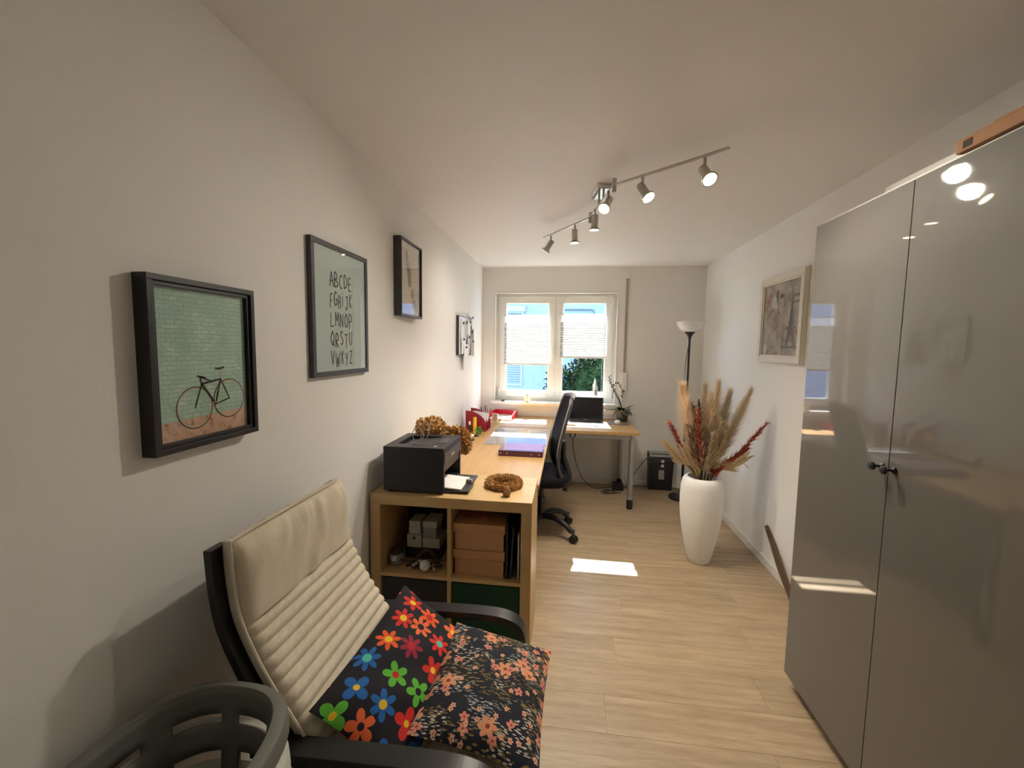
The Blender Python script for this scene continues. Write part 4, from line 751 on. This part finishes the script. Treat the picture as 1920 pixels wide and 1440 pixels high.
# wreath and egg
WR = (-.312, 2.145, SH+.0002)
wrh = thing('dried_wreath', 'ring wreath of small dried brown flowers on the shelf', 'wreath', WR)
def torfn(R_, r_):
    def f(g):
        a, b_ = g.random()*6.283, g.random()*6.283; d = np.array([math.cos(a)*math.cos(b_), math.sin(a)*math.cos(b_), math.sin(b_)]); return Vector((R_*math.cos(a), R_*math.sin(a), r_+.002))+Vector(d*r_*(.8+.35*g.random())), d
    return f
wb = petal_cloud(2600, torfn(.076, .0165), .009, 31); wb.v = [(x, y_, max(z, .0004)) for x, y_, z in wb.v]
wb.build('flowers', 'petal_brown', wrh); B().tube(ring(0, 0, .066, .066, 32) and [(.076*math.cos(2*PI*k/32), .076*math.sin(2*PI*k/32), .0165) for k in range(32)], .013, 10, closed=True).build('ring_core', 'petal_brown', wrh, smooth=True)
eg = thing('felt_egg', 'small brown felted egg figure before the wreath', 'figure', (-.277, 1.995, SH+.0002)); B().lathe([(.008, 0), (.016, .004), (.020, .018), (.018, .034), (.010, .047), (0, .051)], 18).build('egg_body', 'fuzz_brown', eg, smooth=True); B().tube([(.009*math.cos(k*.6)*(.3+.08*k), -.0185, .028+.009*math.sin(k*.6)*(.3+.08*k)) for k in range(11)], .0018, 5).build('swirl', 'print_cream', eg, smooth=True)
# ================================================================== OFFICE CHAIR
OC = Vector((-.182, 3.336, 0)); oc_ = thing('office_chair', 'black office chair with mesh back pulled up to the long desk', 'chair', OC, PI+.16)   # faces the long desk
# local +x is the sitting direction (towards the wall), local -x is the back
for k in range(5):
    a = math.radians(-30+73*k if k < 2 else -30+73+72*(k-1))-(PI+.16); c, s_ = math.cos(a), math.sin(a)
    lg = B().tube(catmull([(.03*c, .03*s_, .15), (.12*c, .12*s_, .155), (.22*c, .22*s_, .125), (.285*c, .285*s_, .080)], 6), [.026]*6+[.024]*6+[.021]*6+[.017], 10).build('leg', 'black_plastic', oc_, smooth=True)
    B().cyl((.295*c, .295*s_, .055), (.295*c, .295*s_, .105), .013, n=12).build('caster_stem', 'dark_grey', lg, smooth=True)
    w_ = B(); 
    for sg in (-1, 1): w_.cyl((.30*c-s_*sg*.006, .30*s_+c*sg*.006, .030), (.30*c-s_*sg*.020, .30*s_+c*sg*.020, .030), .030, n=20)
    w_.cyl((.30*c-s_*.007, .30*s_+c*.007, .03), (.30*c+s_*.007, .30*s_-c*.007, .03), .012, n=10); w_.build('caster', 'rubber', lg, smooth=True, auto=.5)
B().cyl((0, 0, .12), (0, 0, .30), .028, n=20).cyl((0, 0, .30), (0, 0, .41), .017, n=16).build('gas_column', 'black_plastic', oc_, smooth=True)
B().box((-.13, -.08, .39), (.12, .08, .435)).build('mechanism', 'black_plastic', oc_, bevel=.012)
def rounded_pad(hx, hy, z0, z1, n=36, dip=.0, power=4):
    b = B(); rows = [(0, z0, .80), (1, z0+.004, .93), (2, (z0+z1)/2, 1.0), (3, z1-.012, .97), (4, z1, .82), (5, z1-dip, .4), (6, z1-dip, .02)]
    for _, z, f in rows:
        for k in range(n):
            a = 2*PI*k/n; c, s_ = math.cos(a), math.sin(a); r_ = (abs(c)**power+abs(s_)**power)**(-1/power); b.v.append((hx*f*r_*c, hy*f*r_*s_, z))
    b.f = [(i*n+k, i*n+(k+1) % n, (i+1)*n+(k+1) % n, (i+1)*n+k) for i in range(len(rows)-1) for k in range(n)]+[tuple(range(n-1, -1, -1))]; return b
b = rounded_pad(.235, .235, .43, .525); b.v = [(x+.03, y_, z) for x, y_, z in b.v]; b.build('seat', 'mesh_black', oc_, smooth=True, auto=1.2)
# back: curved mesh panel + rim + silver top edge.  profile (x local, z)
prof = catmull([(-.185, 0, .46), (-.145, 0, .54), (-.125, 0, .62), (-.135, 0, .75), (-.175, 0, .92), (-.215, 0, 1.06), (-.225, 0, 1.10)], 5)
b = B(); m = len(prof); nn = 12
def halfw(i): t_ = i/(m-1); return .185+.035*math.sin(PI*min(1, t_*1.1))-.05*max(0, t_-.82)/.18*.6
for i, p in enumerate(prof):
    for k in range(nn+1): t_ = -1+2*k/nn; b.v.append((p.x+.03*(t_*t_), halfw(i)*t_, p.z))
b.f = [(i*(nn+1)+k, i*(nn+1)+k+1, (i+1)*(nn+1)+k+1, (i+1)*(nn+1)+k) for i in range(m-1) for k in range(nn)]
o = b.build('back_mesh', 'mesh_black', oc_, smooth=True, auto=1.5); md = o.modifiers.new('th', 'SOLIDIFY'); md.thickness = .016; md.offset = 0
rim = [Vector((p.x+.03, halfw(i), p.z)) for i, p in enumerate(prof)]; top = [Vector((prof[-1].x+.03*t_*t_, halfw(m-1)*t_, prof[-1].z+.012*(1-t_*t_))) for t_ in (.8, .4, 0, -.4, -.8)]
riml = rim+top+[Vector((v_.x, -v_.y, v_.z)) for v_ in reversed(rim)]
B().tube(riml, .014, 8).build('back_rim', 'dark_grey', oc_, smooth=True)
b = B(); b.tube([v_+Vector((-.012, 0, .010)) for v_ in [rim[-2]]+top+[Vector((rim[-2].x, -rim[-2].y, rim[-2].z))]], .011, 8); b.build('top_trim', 'gift_grey', oc_, smooth=True)
for sg in (-1, 1): B().tube([Vector((v_.x+.010, sg*(v_.y+.004), v_.z)) for v_ in rim[12:]], .0045, 6).build('side_trim', 'gift_light', oc_, smooth=True)
B().tube(catmull([(-.05, 0, .41), (-.14, 0, .40), (-.20, 0, .41), (-.205, 0, .50), (-.17, 0, .62), (-.165, 0, .75)], 6), [.028]*6+[.03]*6+[.032]*6+[.026]*6+[.02]*6+[.016], 10).build('back_support', 'black_plastic', oc_, smooth=True)
B().tube(catmull([(-.195, -.05, .33), (-.22, -.10, .40), (-.19, -.17, .50), (-.16, -.20, .60)], 6), [.02]*6+[.022]*6+[.018]*6+[.012], 8).build('tilt_arm', 'dark_grey', oc_, smooth=True)
# ================================================================== ARMCHAIR
AC = (-.48, 1.135, 0); CYc = 1.135
ac = thing('armchair', 'bentwood armchair in black brown with a quilted beige cushion', 'armchair', AC)
CP = [(-.778, 0, 1.015), (-.770, 0, .90), (-.752, 0, .81), (-.700, 0, .700), (-.640, 0, .605), (-.575, 0, .510), (-.515, 0, .445), (-.445, 0, .415), (-.34, 0, .413), (-.20, 0, .425), (-.09, 0, .432)]
cc = catmull(CP, 28)
def prof_n(i):
    d = (cc[min(i+1, len(cc)-1)]-cc[max(i-1, 0)]).normalized(); return Vector((-d.z, 0, d.x))
acc = [0.]
for i in range(1, len(cc)): acc.append(acc[-1]+(cc[i]-cc[i-1]).length)
Lc = acc[-1]; NT_ = 40; HWc = .254; b = B(); nS = len(cc)
def sup(x, p, q): return max(0., 1-abs(x)**p)**q
seam = .215
for sidef in (0, 1):
    for i in range(nS):
        s0 = acc[i]; ss = 2*s0/Lc-1; nv = prof_n(i)
        for k in range(NT_+1):
            t_ = -1+2*k/NT_; e = sup(t_, 14, .5)*sup(ss, 30, .5)
            if sidef == 0:
                if s0 < seam: h = .012+.018*math.sin(PI*min(1, s0/seam))**.6+.0045*math.sin(30*t_+40*s0+3*math.sin(5*t_))*math.exp(-((s0-.03)/.05)**2)+.005*math.sin(8*t_+34*s0+2*math.sin(4*t_))*sup(t_, 4, 1)
                else: ph = (s0-seam)/.032; h = .006+.013*abs(math.sin(PI*ph))**.6+.0012*math.sin(40*t_+ph*5)
                off = h*e-.022*(1-e)
            else: off = -.022-.026*e
            p = cc[i]+nv*off; b.v.append((p.x, CYc+HWc*t_*(1 if sidef == 0 else .995), p.z))
w_ = NT_+1
for sidef in (0, 1):
    o_ = sidef*nS*w_; b.f += [(o_+i*w_+k, o_+i*w_+k+1, o_+(i+1)*w_+k+1, o_+(i+1)*w_+k) for i in range(nS-1) for k in range(NT_)]
N2 = nS*w_
for i in range(nS-1):
    for k in (0, NT_): b.f.append((i*w_+k, (i+1)*w_+k, N2+(i+1)*w_+k, N2+i*w_+k))
for k in range(NT_):
    for i in (0, nS-1): b.f.append((i*w_+k, i*w_+k+1, N2+i*w_+k+1, N2+i*w_+k))
cu = shift(b, AC).build('cushion', 'canvas', ac, smooth=True, auto=2.2)
# piping along the seams
pts = []
for i in range(0, nS, 4): pts.append(cc[i]+prof_n(i)*-.002+Vector((0, CYc-HWc-.001, 0)))
for k in range(0, 9): t_ = -1+1.84*k/8; pts.insert(0, cc[0]+prof_n(0)*-.002+Vector((0, CYc+HWc*t_, .003))) if k else None
shift(B().tube(pts, .004, 6), AC).build('piping', 'canvas', cu, smooth=True)
for sg in (-1, 1):
    rail = [cc[i]+prof_n(i)*-.044+Vector((0, CYc+sg*.250, 0)) for i in range(3, nS, 5)]
    shift(B().strip(rail, .026, .022), AC).build('seat_rail', 'black_lacquer', ac, bevel=.002)
    ay = CYc+sg*.280
    arm = catmull([(-.700, ay, .530), (-.60, ay, .536), (-.42, ay, .543), (-.27, ay, .546), (-.19, ay, .538), (-.145, ay, .512), (-.130, ay, .455), (-.140, ay, .36), (-.165, ay, .22), (-.185, ay, .10), (-.205, ay, .045), (-.25, ay, .017), (-.33, ay, .0125), (-.55, ay, .0125), (-.78, ay, .0125)], 6)
    shift(B().strip(arm, .027, .024), AC).build('arm_frame', 'black_lacquer', ac, bevel=.002)
    shift(B().box((-.695, ay-.02*sg-.035, .49), (-.645, ay-.02*sg+.035, .522)), AC).build('arm_bracket', 'black_lacquer', ac, bevel=.002)
for x, z in ((-.17, .345), (-.70, .505), (-.42, .31), (-.30, .325)): shift(B().box((x-.03, CYc-.280, z-.011), (x+.03, CYc+.280, z+.011)), AC).build('cross_slat', 'black_lacquer', ac, bevel=.002)
for i in range(16, 168, 24):
    p = cc[i]+prof_n(i)*-.062; shift(B().box((p.x-.006, CYc-.245, p.z-.03), (p.x+.006, CYc+.245, p.z+.03)), AC).build('back_slat', 'black_lacquer', ac)
# pillows
def pillow_half(w_, h_, t_, top, n=26, pinch=.10, uvs=1.0, seed=0):
    b = B(); b.uv = []
    for j in range(n+1):
        for i in range(n+1):
            u, v = -1+2*i/n, -1+2*j/n; e = (sup(u, 2.2, .55)*sup(v, 2.2, .55))
            wr_ = .004*math.sin(9*u+4*v+seed)*sup(u, 4, 1)*sup(v, 4, 1)
            x = w_/2*u*(1-pinch*(1-v*v)*.5*abs(u)); y_ = h_/2*v*(1-pinch*(1-u*u)*.5*abs(v)); z = (t_/2*e+wr_)*(1 if top else -1)
            b.v.append((x, y_, z)); b.uv.append((u*w_/2*uvs, v*h_/2*uvs))
    b.f = [(j*(n+1)+i, j*(n+1)+i+1, (j+1)*(n+1)+i+1, (j+1)*(n+1)+i) for j in range(n) for i in range(n)]; return b
def pillow(name, label, loc, X, Y, w_, h_, t_, tb, m1, m2, uvs, seed):
    X = Vector(X).normalized(); Z = X.cross(Vector(Y)).normalized(); Y = Z.cross(X)
    th = thing(name, label, 'pillow', loc); th.rotation_euler = Matrix((X, Y, Z)).transposed().to_euler()
    pillow_half(w_, h_, t_, True, uvs=uvs, seed=seed).build('front_cover', m1, th, smooth=True, auto=3); pillow_half(w_, h_, tb, False, uvs=uvs, seed=seed+2).build('back_cover', m2, th, smooth=True, auto=3)
    return th
pillow('flower_cushion', 'black cushion printed with big bright retro flowers on the armchair', (-.454, 1.1325, .541), (.05, .485, .045), (-.24, 0, .159), .495, .29, .10, .17, 'retro_print', 'retro_print', 12., 0)
pillow('botanical_cushion', 'navy cushion printed with peach botanical sprigs on the armchair seat', (-.200, 1.150, .500), (.35, -.01, -.066), (.03, 1, 0), .335, .44, .10, .092, 'botanical', 'backing', 7., 3)
# ================================================================== BASKETS
def basket(loc, m_, label, ht, low=False):
    th = thing('laundry_basket', label, 'basket', loc); n = 72; rows = 30; A_, B_ = .156, .222
    def per(k, z, off=0):
        a = 2*PI*k/n; c, s_ = math.cos(a), math.sin(a); p_ = 2.7; r_ = (abs(c)**p_+abs(s_)**p_)**(-1/p_); f = .75+.25*z/ht
        return ((A_*f+off)*r_*c, (B_*f+off)*r_*s_, z)
    b = B()
    for j in range(rows+1):
        for k in range(n): b.v.append(per(k, ht*j/rows))
    for j in range(rows):
        for k in range(n):
            slot = (k % 9) not in (0, 1, 2) and (j % 6) in (2, 3, 4) and j < rows-3 and j > 1
            if not slot: b.f.append((j*n+k, j*n+(k+1) % n, (j+1)*n+(k+1) % n, (j+1)*n+k))
    b.f.append(tuple(range(n-1, -1, -1)))
    o = b.build('wall', m_, th, smooth=True, auto=1.2); md = o.modifiers.new('th', 'SOLIDIFY'); md.thickness = .003; md.offset = 1
    b = B(); prof_ = [(-.002, ht-.002), (.0, ht+.003), (.004, ht+.003), (.022, ht-.004), (.026, ht-.012), (.028, ht-.040), (.025, ht-.040), (.022, ht-.014), (.016, ht-.008)]
    for off, z in prof_:
        for k in range(n): x, y_, _ = per(k, ht, off); b.v.append((x, y_, z))
    mm = len(prof_); b.f = [(i*n+k, i*n+(k+1) % n, ((i+1) % mm)*n+(k+1) % n, ((i+1) % mm)*n+k) for i in range(mm) for k in range(n)]
    b.build('rim', m_, th, smooth=True, auto=.6)
    return th
basket((-.720, .600, .0), 'basket_light', 'pale laundry basket nested under the dark grey one', .615)
basket((-.720, .600, .09), 'basket_dark', 'dark grey slotted laundry basket on top of the pale one', .615)
# ================================================================== FLOOR LAMP
FL = (1.165, 4.36, 0); fl_ = thing('floor_lamp', 'slim black floor lamp with a white glass bowl shade', 'lamp', FL)
B().lathe([(.125, 0), (.128, .004), (.126, .016), (.10, .022), (.02, .026), (.014, .04)], 40).build('base', 'black_metal', fl_, smooth=True, auto=.5)
for z0, z1 in ((.03, .58), (.58, 1.13), (1.13, 1.60)): B().cyl((0, 0, z0), (0, 0, z1-.001), .0105, n=14).build('pole_section', 'black_metal', fl_, smooth=True)
B().lathe([(.012, 1.58), (.014, 1.60), (.026, 1.625), (.050, 1.652), (.048, 1.655), (0, 1.65)], 24).build('shade_holder', 'black_plastic', fl_, smooth=True)
B().lathe([(.045, 1.654), (.075, 1.662), (.105, 1.685), (.124, 1.725), (.129, 1.752), (.1265, 1.752), (.121, 1.727), (.102, 1.689), (.073, 1.667), (.045, 1.658)], 40, closed=True).build('shade', 'shade_glass', fl_, smooth=True)
cdl = B().tube(catmull([(-.012, -.004, 1.50), (-.026, -.006, 1.38), (-.030, -.006, 1.2), (-.026, -.006, 1.08), (-.015, -.006, .9), (-.013, -.006, .5), (-.014, -.004, .04)], 6), .0028, 6).build('cord', 'cable_black', fl_, smooth=True)
B().box((-.038, -.016, 1.02), (-.018, .004, 1.085)).build('switch', 'black_plastic', cdl, bevel=.005)
# ================================================================== PAPER SHREDDER
sd0 = thing('paper_shredder', 'black paper shredder bin with small label stickers by the wall', 'shredder', (1.00, 4.565, 0))
b = B(); Mt = None
b.add([(-.118, .012, 0), (.118, .012, 0), (.118, .112, 0), (-.118, .112, 0), (-.126, 0, .285), (.126, 0, .285), (.126, .118, .285), (-.126, .118, .285)], [(3, 2, 1, 0), (4, 5, 6, 7), (0, 1, 5, 4), (1, 2, 6, 5), (2, 3, 7, 6), (3, 0, 4, 7)]); b.build('bin', 'black_plastic', sd0, bevel=.006)
b = B(); b.add([(-.130, -.004, .287), (.130, -.004, .287), (.130, .120, .287), (-.130, .120, .287), (-.128, 0, .350), (.128, 0, .350), (.128, .119, .395), (-.128, .119, .395)], [(3, 2, 1, 0), (4, 5, 6, 7), (0, 1, 5, 4), (1, 2, 6, 5), (2, 3, 7, 6), (3, 0, 4, 7)]); hdv = b.build('cutter_head', 'black_plastic', sd0, bevel=.006)
b = B(); b.add([(-.115, .012, .3555), (.115, .012, .3555), (.115, .108, .392), (-.115, .108, .392)], [(0, 1, 2, 3)]); o = b.build('top_plate', 'gift_grey', hdv); md = o.modifiers.new('th', 'SOLIDIFY'); md.thickness = .002
B().box((-.09, .055, .374), (.09, .062, .380)).build('feed_slot', 'black_plastic', hdv)
for (x, z, w_, h_, m_) in ((.012, .30, .026, .028, 'paper'), (.012, .25, .026, .028, 'paper'), (.004, .12, .055, .10, 'gift_grey')): B().box((x-w_/2, -.006 if z > .28 else -.0012, z), (x+w_/2, .01, z+h_)).build('sticker', m_, sd0)
for z in (.306, .256): B().box((.006, -.0068 if z > .28 else -.0018, z), (.018, .0, z+.010)).build('sticker_mark', 'ink', sd0)
# ================================================================== CABLES
o = thing('power_brick', 'black power brick with tangled leads on the floor', 'power supply', (.555, 4.52, 0)); B().box((-.055, -.045, .0), (.055, .045, .075)).build('brick', 'black_plastic', o, bevel=.008)
B().tube(catmull([(-.03, -.04, .02), (-.10, -.07, .006), (-.17, -.10, .006), (-.16, -.15, .006), (-.09, -.15, .007), (-.04, -.10, .008), (-.12, -.05, .010), (-.15, -.12, .012), (-.08, -.16, .012), (.02, -.11, .008)], 8), .004, 6).build('lead_loop', 'cable_black', o, smooth=True)
B().tube(catmull([(.0, 0, .075), (-.02, -.01, .11), (.02, -.02, .12), (.05, -.01, .06), (.06, -.03, .02)], 6), .0035, 6).build('lead', 'cable_black', o, smooth=True)
pts = [(.066, DYF+.020, DZ-DTH-.031), (.068, DYF+.018, .60), (.076, DYF+.035, .52), (.10, 4.06, .40), (.16, 4.20, .22), (.24, 4.35, .09), (.31, 4.47, .02), (.40, 4.540, .0045), (.470, 4.548, .008), (.503, 4.535, .025)]
tag(B().tube(catmull(pts, 8), .0035, 6).build('power_cable', 'cable_black', smooth=True), 'thin dark cable hanging from the desk to the floor', 'cable')
pts = [(.615, 4.52, .02), (.67, 4.60, .012), (.72, 4.655, .10), (.78, 4.665, .2), (.845, 4.655, .295), (.8725, 4.650, .318)]
tag(B().tube(catmull(pts, 8), .0035, 6).build('shredder_cable', 'cable_black', smooth=True), 'dark cable running from the shredder to the power brick', 'cable')
tag(B().tube(catmull([(.643, 4.645, .03), (.70, 4.672, .006), (.80, 4.6822, .0034), (.95, 4.6822, .0034), (1.12, 4.6822, .0034), (1.17, 4.64, .0034), (1.185, 4.56, .0034), (1.188, 4.484, .006)], 8), .003, 6).build('lamp_cable', 'cable_black', smooth=True), 'black cable lying along the baseboard behind the shredder', 'cable')
# ================================================================== VASE AND DRIED STEMS
VX, VY = .950, 3.06
va = thing('floor_vase', 'tall white ribbed floor vase filled with dried grasses', 'vase', (VX, VY, 0))
vprof = [(.0, .0), (.068, 0), (.074, .006), (.088, .06), (.105, .14), (.122, .23), (.135, .32), (.141, .40), (.142, .47), (.138, .54), (.131, .580), (.121, .596), (.106, .606), (.098, .607), (.095, .600), (.105, .58), (.12, .5), (.12, .4), (.10, .2), (.07, .03), (0, .025)]
pp = []
for i in range(len(vprof)-1):
    (r0, z0), (r1, z1) = vprof[i], vprof[i+1]; k_ = max(1, int(abs(z1-z0)/.02))
    for j in range(k_): t_ = j/k_; pp.append((r0+(r1-r0)*t_, z0+(z1-z0)*t_))
pp.append(vprof[-1]); B().lathe(pp, 56).build('vase_body', 'vase', va, smooth=True, auto=1.0)
def stalk(name, label, group, uvp, dy, mtl, kind, t0, R, n, bend=.0, seed=0, ls=.055, stm='stem_tan'):
    tip = on(*uvp, 'y', VY+dy); g = np.random.default_rng(seed+100)
    dx_ = max(-.055, min(.055, (tip.x-VX)*.25)); dyy = max(-.05, min(.05, dy*.45)); root = Vector((VX-dx_*.6, VY-dyy*.6, .16)); neck = Vector((VX+dx_, VY+dyy, .61))
    mid_ = neck.lerp(tip, .5)+Vector((0, 0, bend)); ax = catmull([root, neck, mid_, tip], 14); L = len(ax); base = Vector((VX, VY, 0))
    th = thing(name, label, 'dried flower', (neck.x, neck.y, neck.z), 0, group); o0 = neck
    shift(B().tube(ax[::2]+[ax[-1]], [.0028-.0016*i/(L/2) for i in range(len(ax[::2])+1)], 6), o0).build('stalk', stm, th, smooth=True)
    i0 = 14+int((L-15)*t0); b = B()
    for k in range(n):
        u = g.random(); fi = i0+(L-1-i0)*u; i = min(int(fi), L-2); p = ax[i].lerp(ax[i+1], fi-i); d = (ax[i+1]-ax[i]).normalized(); a = g.random()*6.283
        o1 = d.orthogonal().normalized(); rad = o1*math.cos(a)+d.cross(o1)*math.sin(a); env = (math.sin(PI*min(1, .12+.88*u))**.55 if u < .6 else max(.42, math.sin(PI*min(1, .12+.88*u))**.7))
        if kind == 'pampas':
            ln = ls*(.55+.6*g.random())*(.45+.6*env); dirv = d*(.85)+rad*(R/ls)*(.7+1.2*g.random())*env+Vector((0, 0, -.06)); b.blade(p, dirv, rad, ln*1.1, .0022, -.18*g.random(), 2)
        elif kind == 'branchy':
            ln = ls*1.45*(.4+.8*g.random())*(1.1-u*.55); dirv = d+rad*(.25+.6*g.random()); b.blade(p, dirv, rad, ln, .0065, .1, 2)
        elif kind == 'palm':
            sgn = 1 if k % 2 else -1; sdv = d.cross(Vector((0, 1, 0))).normalized()*sgn; ln = ls*(1.2-.5*u)*(.8+.3*g.random()); b.blade(p, d*1.0+sdv*(.34)+Vector((0, g.normal()*.05, 0)), Vector((0, -1, 0)), ln, .007, 0, 2)
    shift(b, o0).build('plume' if kind != 'palm' else 'leaf_blades', mtl, th)
G1, G2, G3, G4, G5 = 'beige pampas plumes in the vase', 'rust red dyed grasses in the vase', 'navy grasses in the vase', 'cream palm leaves in the vase', 'grey beige grasses in the vase'
stalk('pampas_stem', 'thick cream pampas plume nearest the floor lamp pole', G1, (1281, 728), -.05, 'plume_cream', 'pampas', .15, .085, 3000, .02, 1, .10)
for k, (uv_, dy, R_, lab) in enumerate((((1322, 728), .03, .034, 'tall beige pampas plume rising beside the navy grasses'), ((1347, 722), .0, .026, 'thin upright beige plume in the middle of the bunch, the tallest'), ((1368, 738), .06, .032, 'beige pampas plume leaning towards the wall beside the tallest one'), ((1335, 748), -.06, .040, 'fluffy beige pampas plume at the front of the bunch'), ((1405, 738), -.02, .026, 'lone beige pampas plume standing apart above the rust one'))):
    stalk('pampas_stem', lab, G1, uv_, dy, 'plume_grey' if k in (0, 2, 4) else 'plume_beige', 'pampas', .18, R_*2.2, 2300, .01, 10+k, .085)
for k, (uv_, dy, lab, ls_) in enumerate((((1436, 796), -.03, 'long rust red plume sticking out towards the wardrobe', .045), ((1257, 795), -.04, 'dark rust plume sticking out towards the desk', .05), ((1309, 770), -.13, 'upright rust plume beside the cream pampas', .045), ((1402, 842), .02, 'short rust plume below the long rust one', .04), ((1352, 878), -.10, 'lowest rust plume hanging over the vase rim', .03))):
    stalk('rust_plume_stem', lab, G2, uv_, dy, 'plume_rust', 'branchy', .12, .02, 420, .0 if k != 0 else -.02, 30+k, ls_)
for k, (uv_, dy) in enumerate((((1297, 758), -.03), ((1311, 752), -.01), ((1302, 765), -.05))):
    stalk('navy_flower_stem', ('navy dried spray right behind the cream plume', 'tallest navy dried spray by the beige plumes', 'short navy dried spray between the other two')[k], G3, uv_, dy, 'plume_navy', 'branchy', .55, .012, 220, 0, 40+k, .03)
for k, (uv_, dy, lab) in enumerate((((1248, 832), -.04, 'cream palm leaf bending over the shredder side'), ((1282, 842), -.10, 'short cream palm leaf at the vase rim'), ((1398, 858), -.06, 'cream palm leaf pointing to the right wall'))):
    stalk('palm_leaf', lab, G4, uv_, dy, 'palm_cream', 'palm', .0, .02, 420, .0, 50+k, .085)
for k, (uv_, dy, lab) in enumerate((((1315, 800), -.10, 'short grey beige spray low in the middle of the bunch'), ((1335, 815), -.11, 'feathery grey spray in front of the vase mouth'), ((1365, 800), -.08, 'brown beige spray before the lone plume'), ((1292, 800), -.07, 'brown spray below the cream plume'), ((1350, 790), -.09, 'bushy grey spray under the tallest plume'))):
    stalk('dried_spray', lab, G5, uv_, dy, ('plume_grey', 'plume_grey', 'plume_beige', 'stem_tan', 'plume_beige')[k], 'branchy', .08, .02, 420, .0, 60+k, .06)
tag(shift(B().tube(catmull([(VX+.05, VY+.03, .60), (VX+.16, VY+.06, .70), (VX+.26, VY+.07, .715), (VX+.33, VY+.08, .66)], 8), [.0035]*16+[.0025]*8+[.001], 6), (VX, VY, .6)).build('dry_tendril', 'plume_grey', smooth=True, loc=(VX, VY, .6)), 'thin drooping dry tendril hanging towards the right wall', 'dried flower')
# dried palm sheath leaning by the wardrobe
ps = thing('palm_sheath', 'brown dried palm sheath leaning on the wall beside the wardrobe', 'dried leaf', (XR-.020, 2.66, 0))
for k, (dx_, dz, r_) in enumerate(((0, 0, .011), (-.014, -.012, .009), (-.004, .014, .007))):
    p = [(dx_-.016, -.05, max(.009, .010+dz)), (dx_-.010, .12, .125+dz), (dx_+.004, .27, .215+dz*.6), (dx_+.008, .385, .288+dz*.3)]; b = B(); b.tube(catmull(p, 7), [r_*(.7+.5*math.sin(PI*min(1, .1+i/22))) for i in range(22)], 8); b.build('stalk', 'palm_brown', ps, smooth=True)
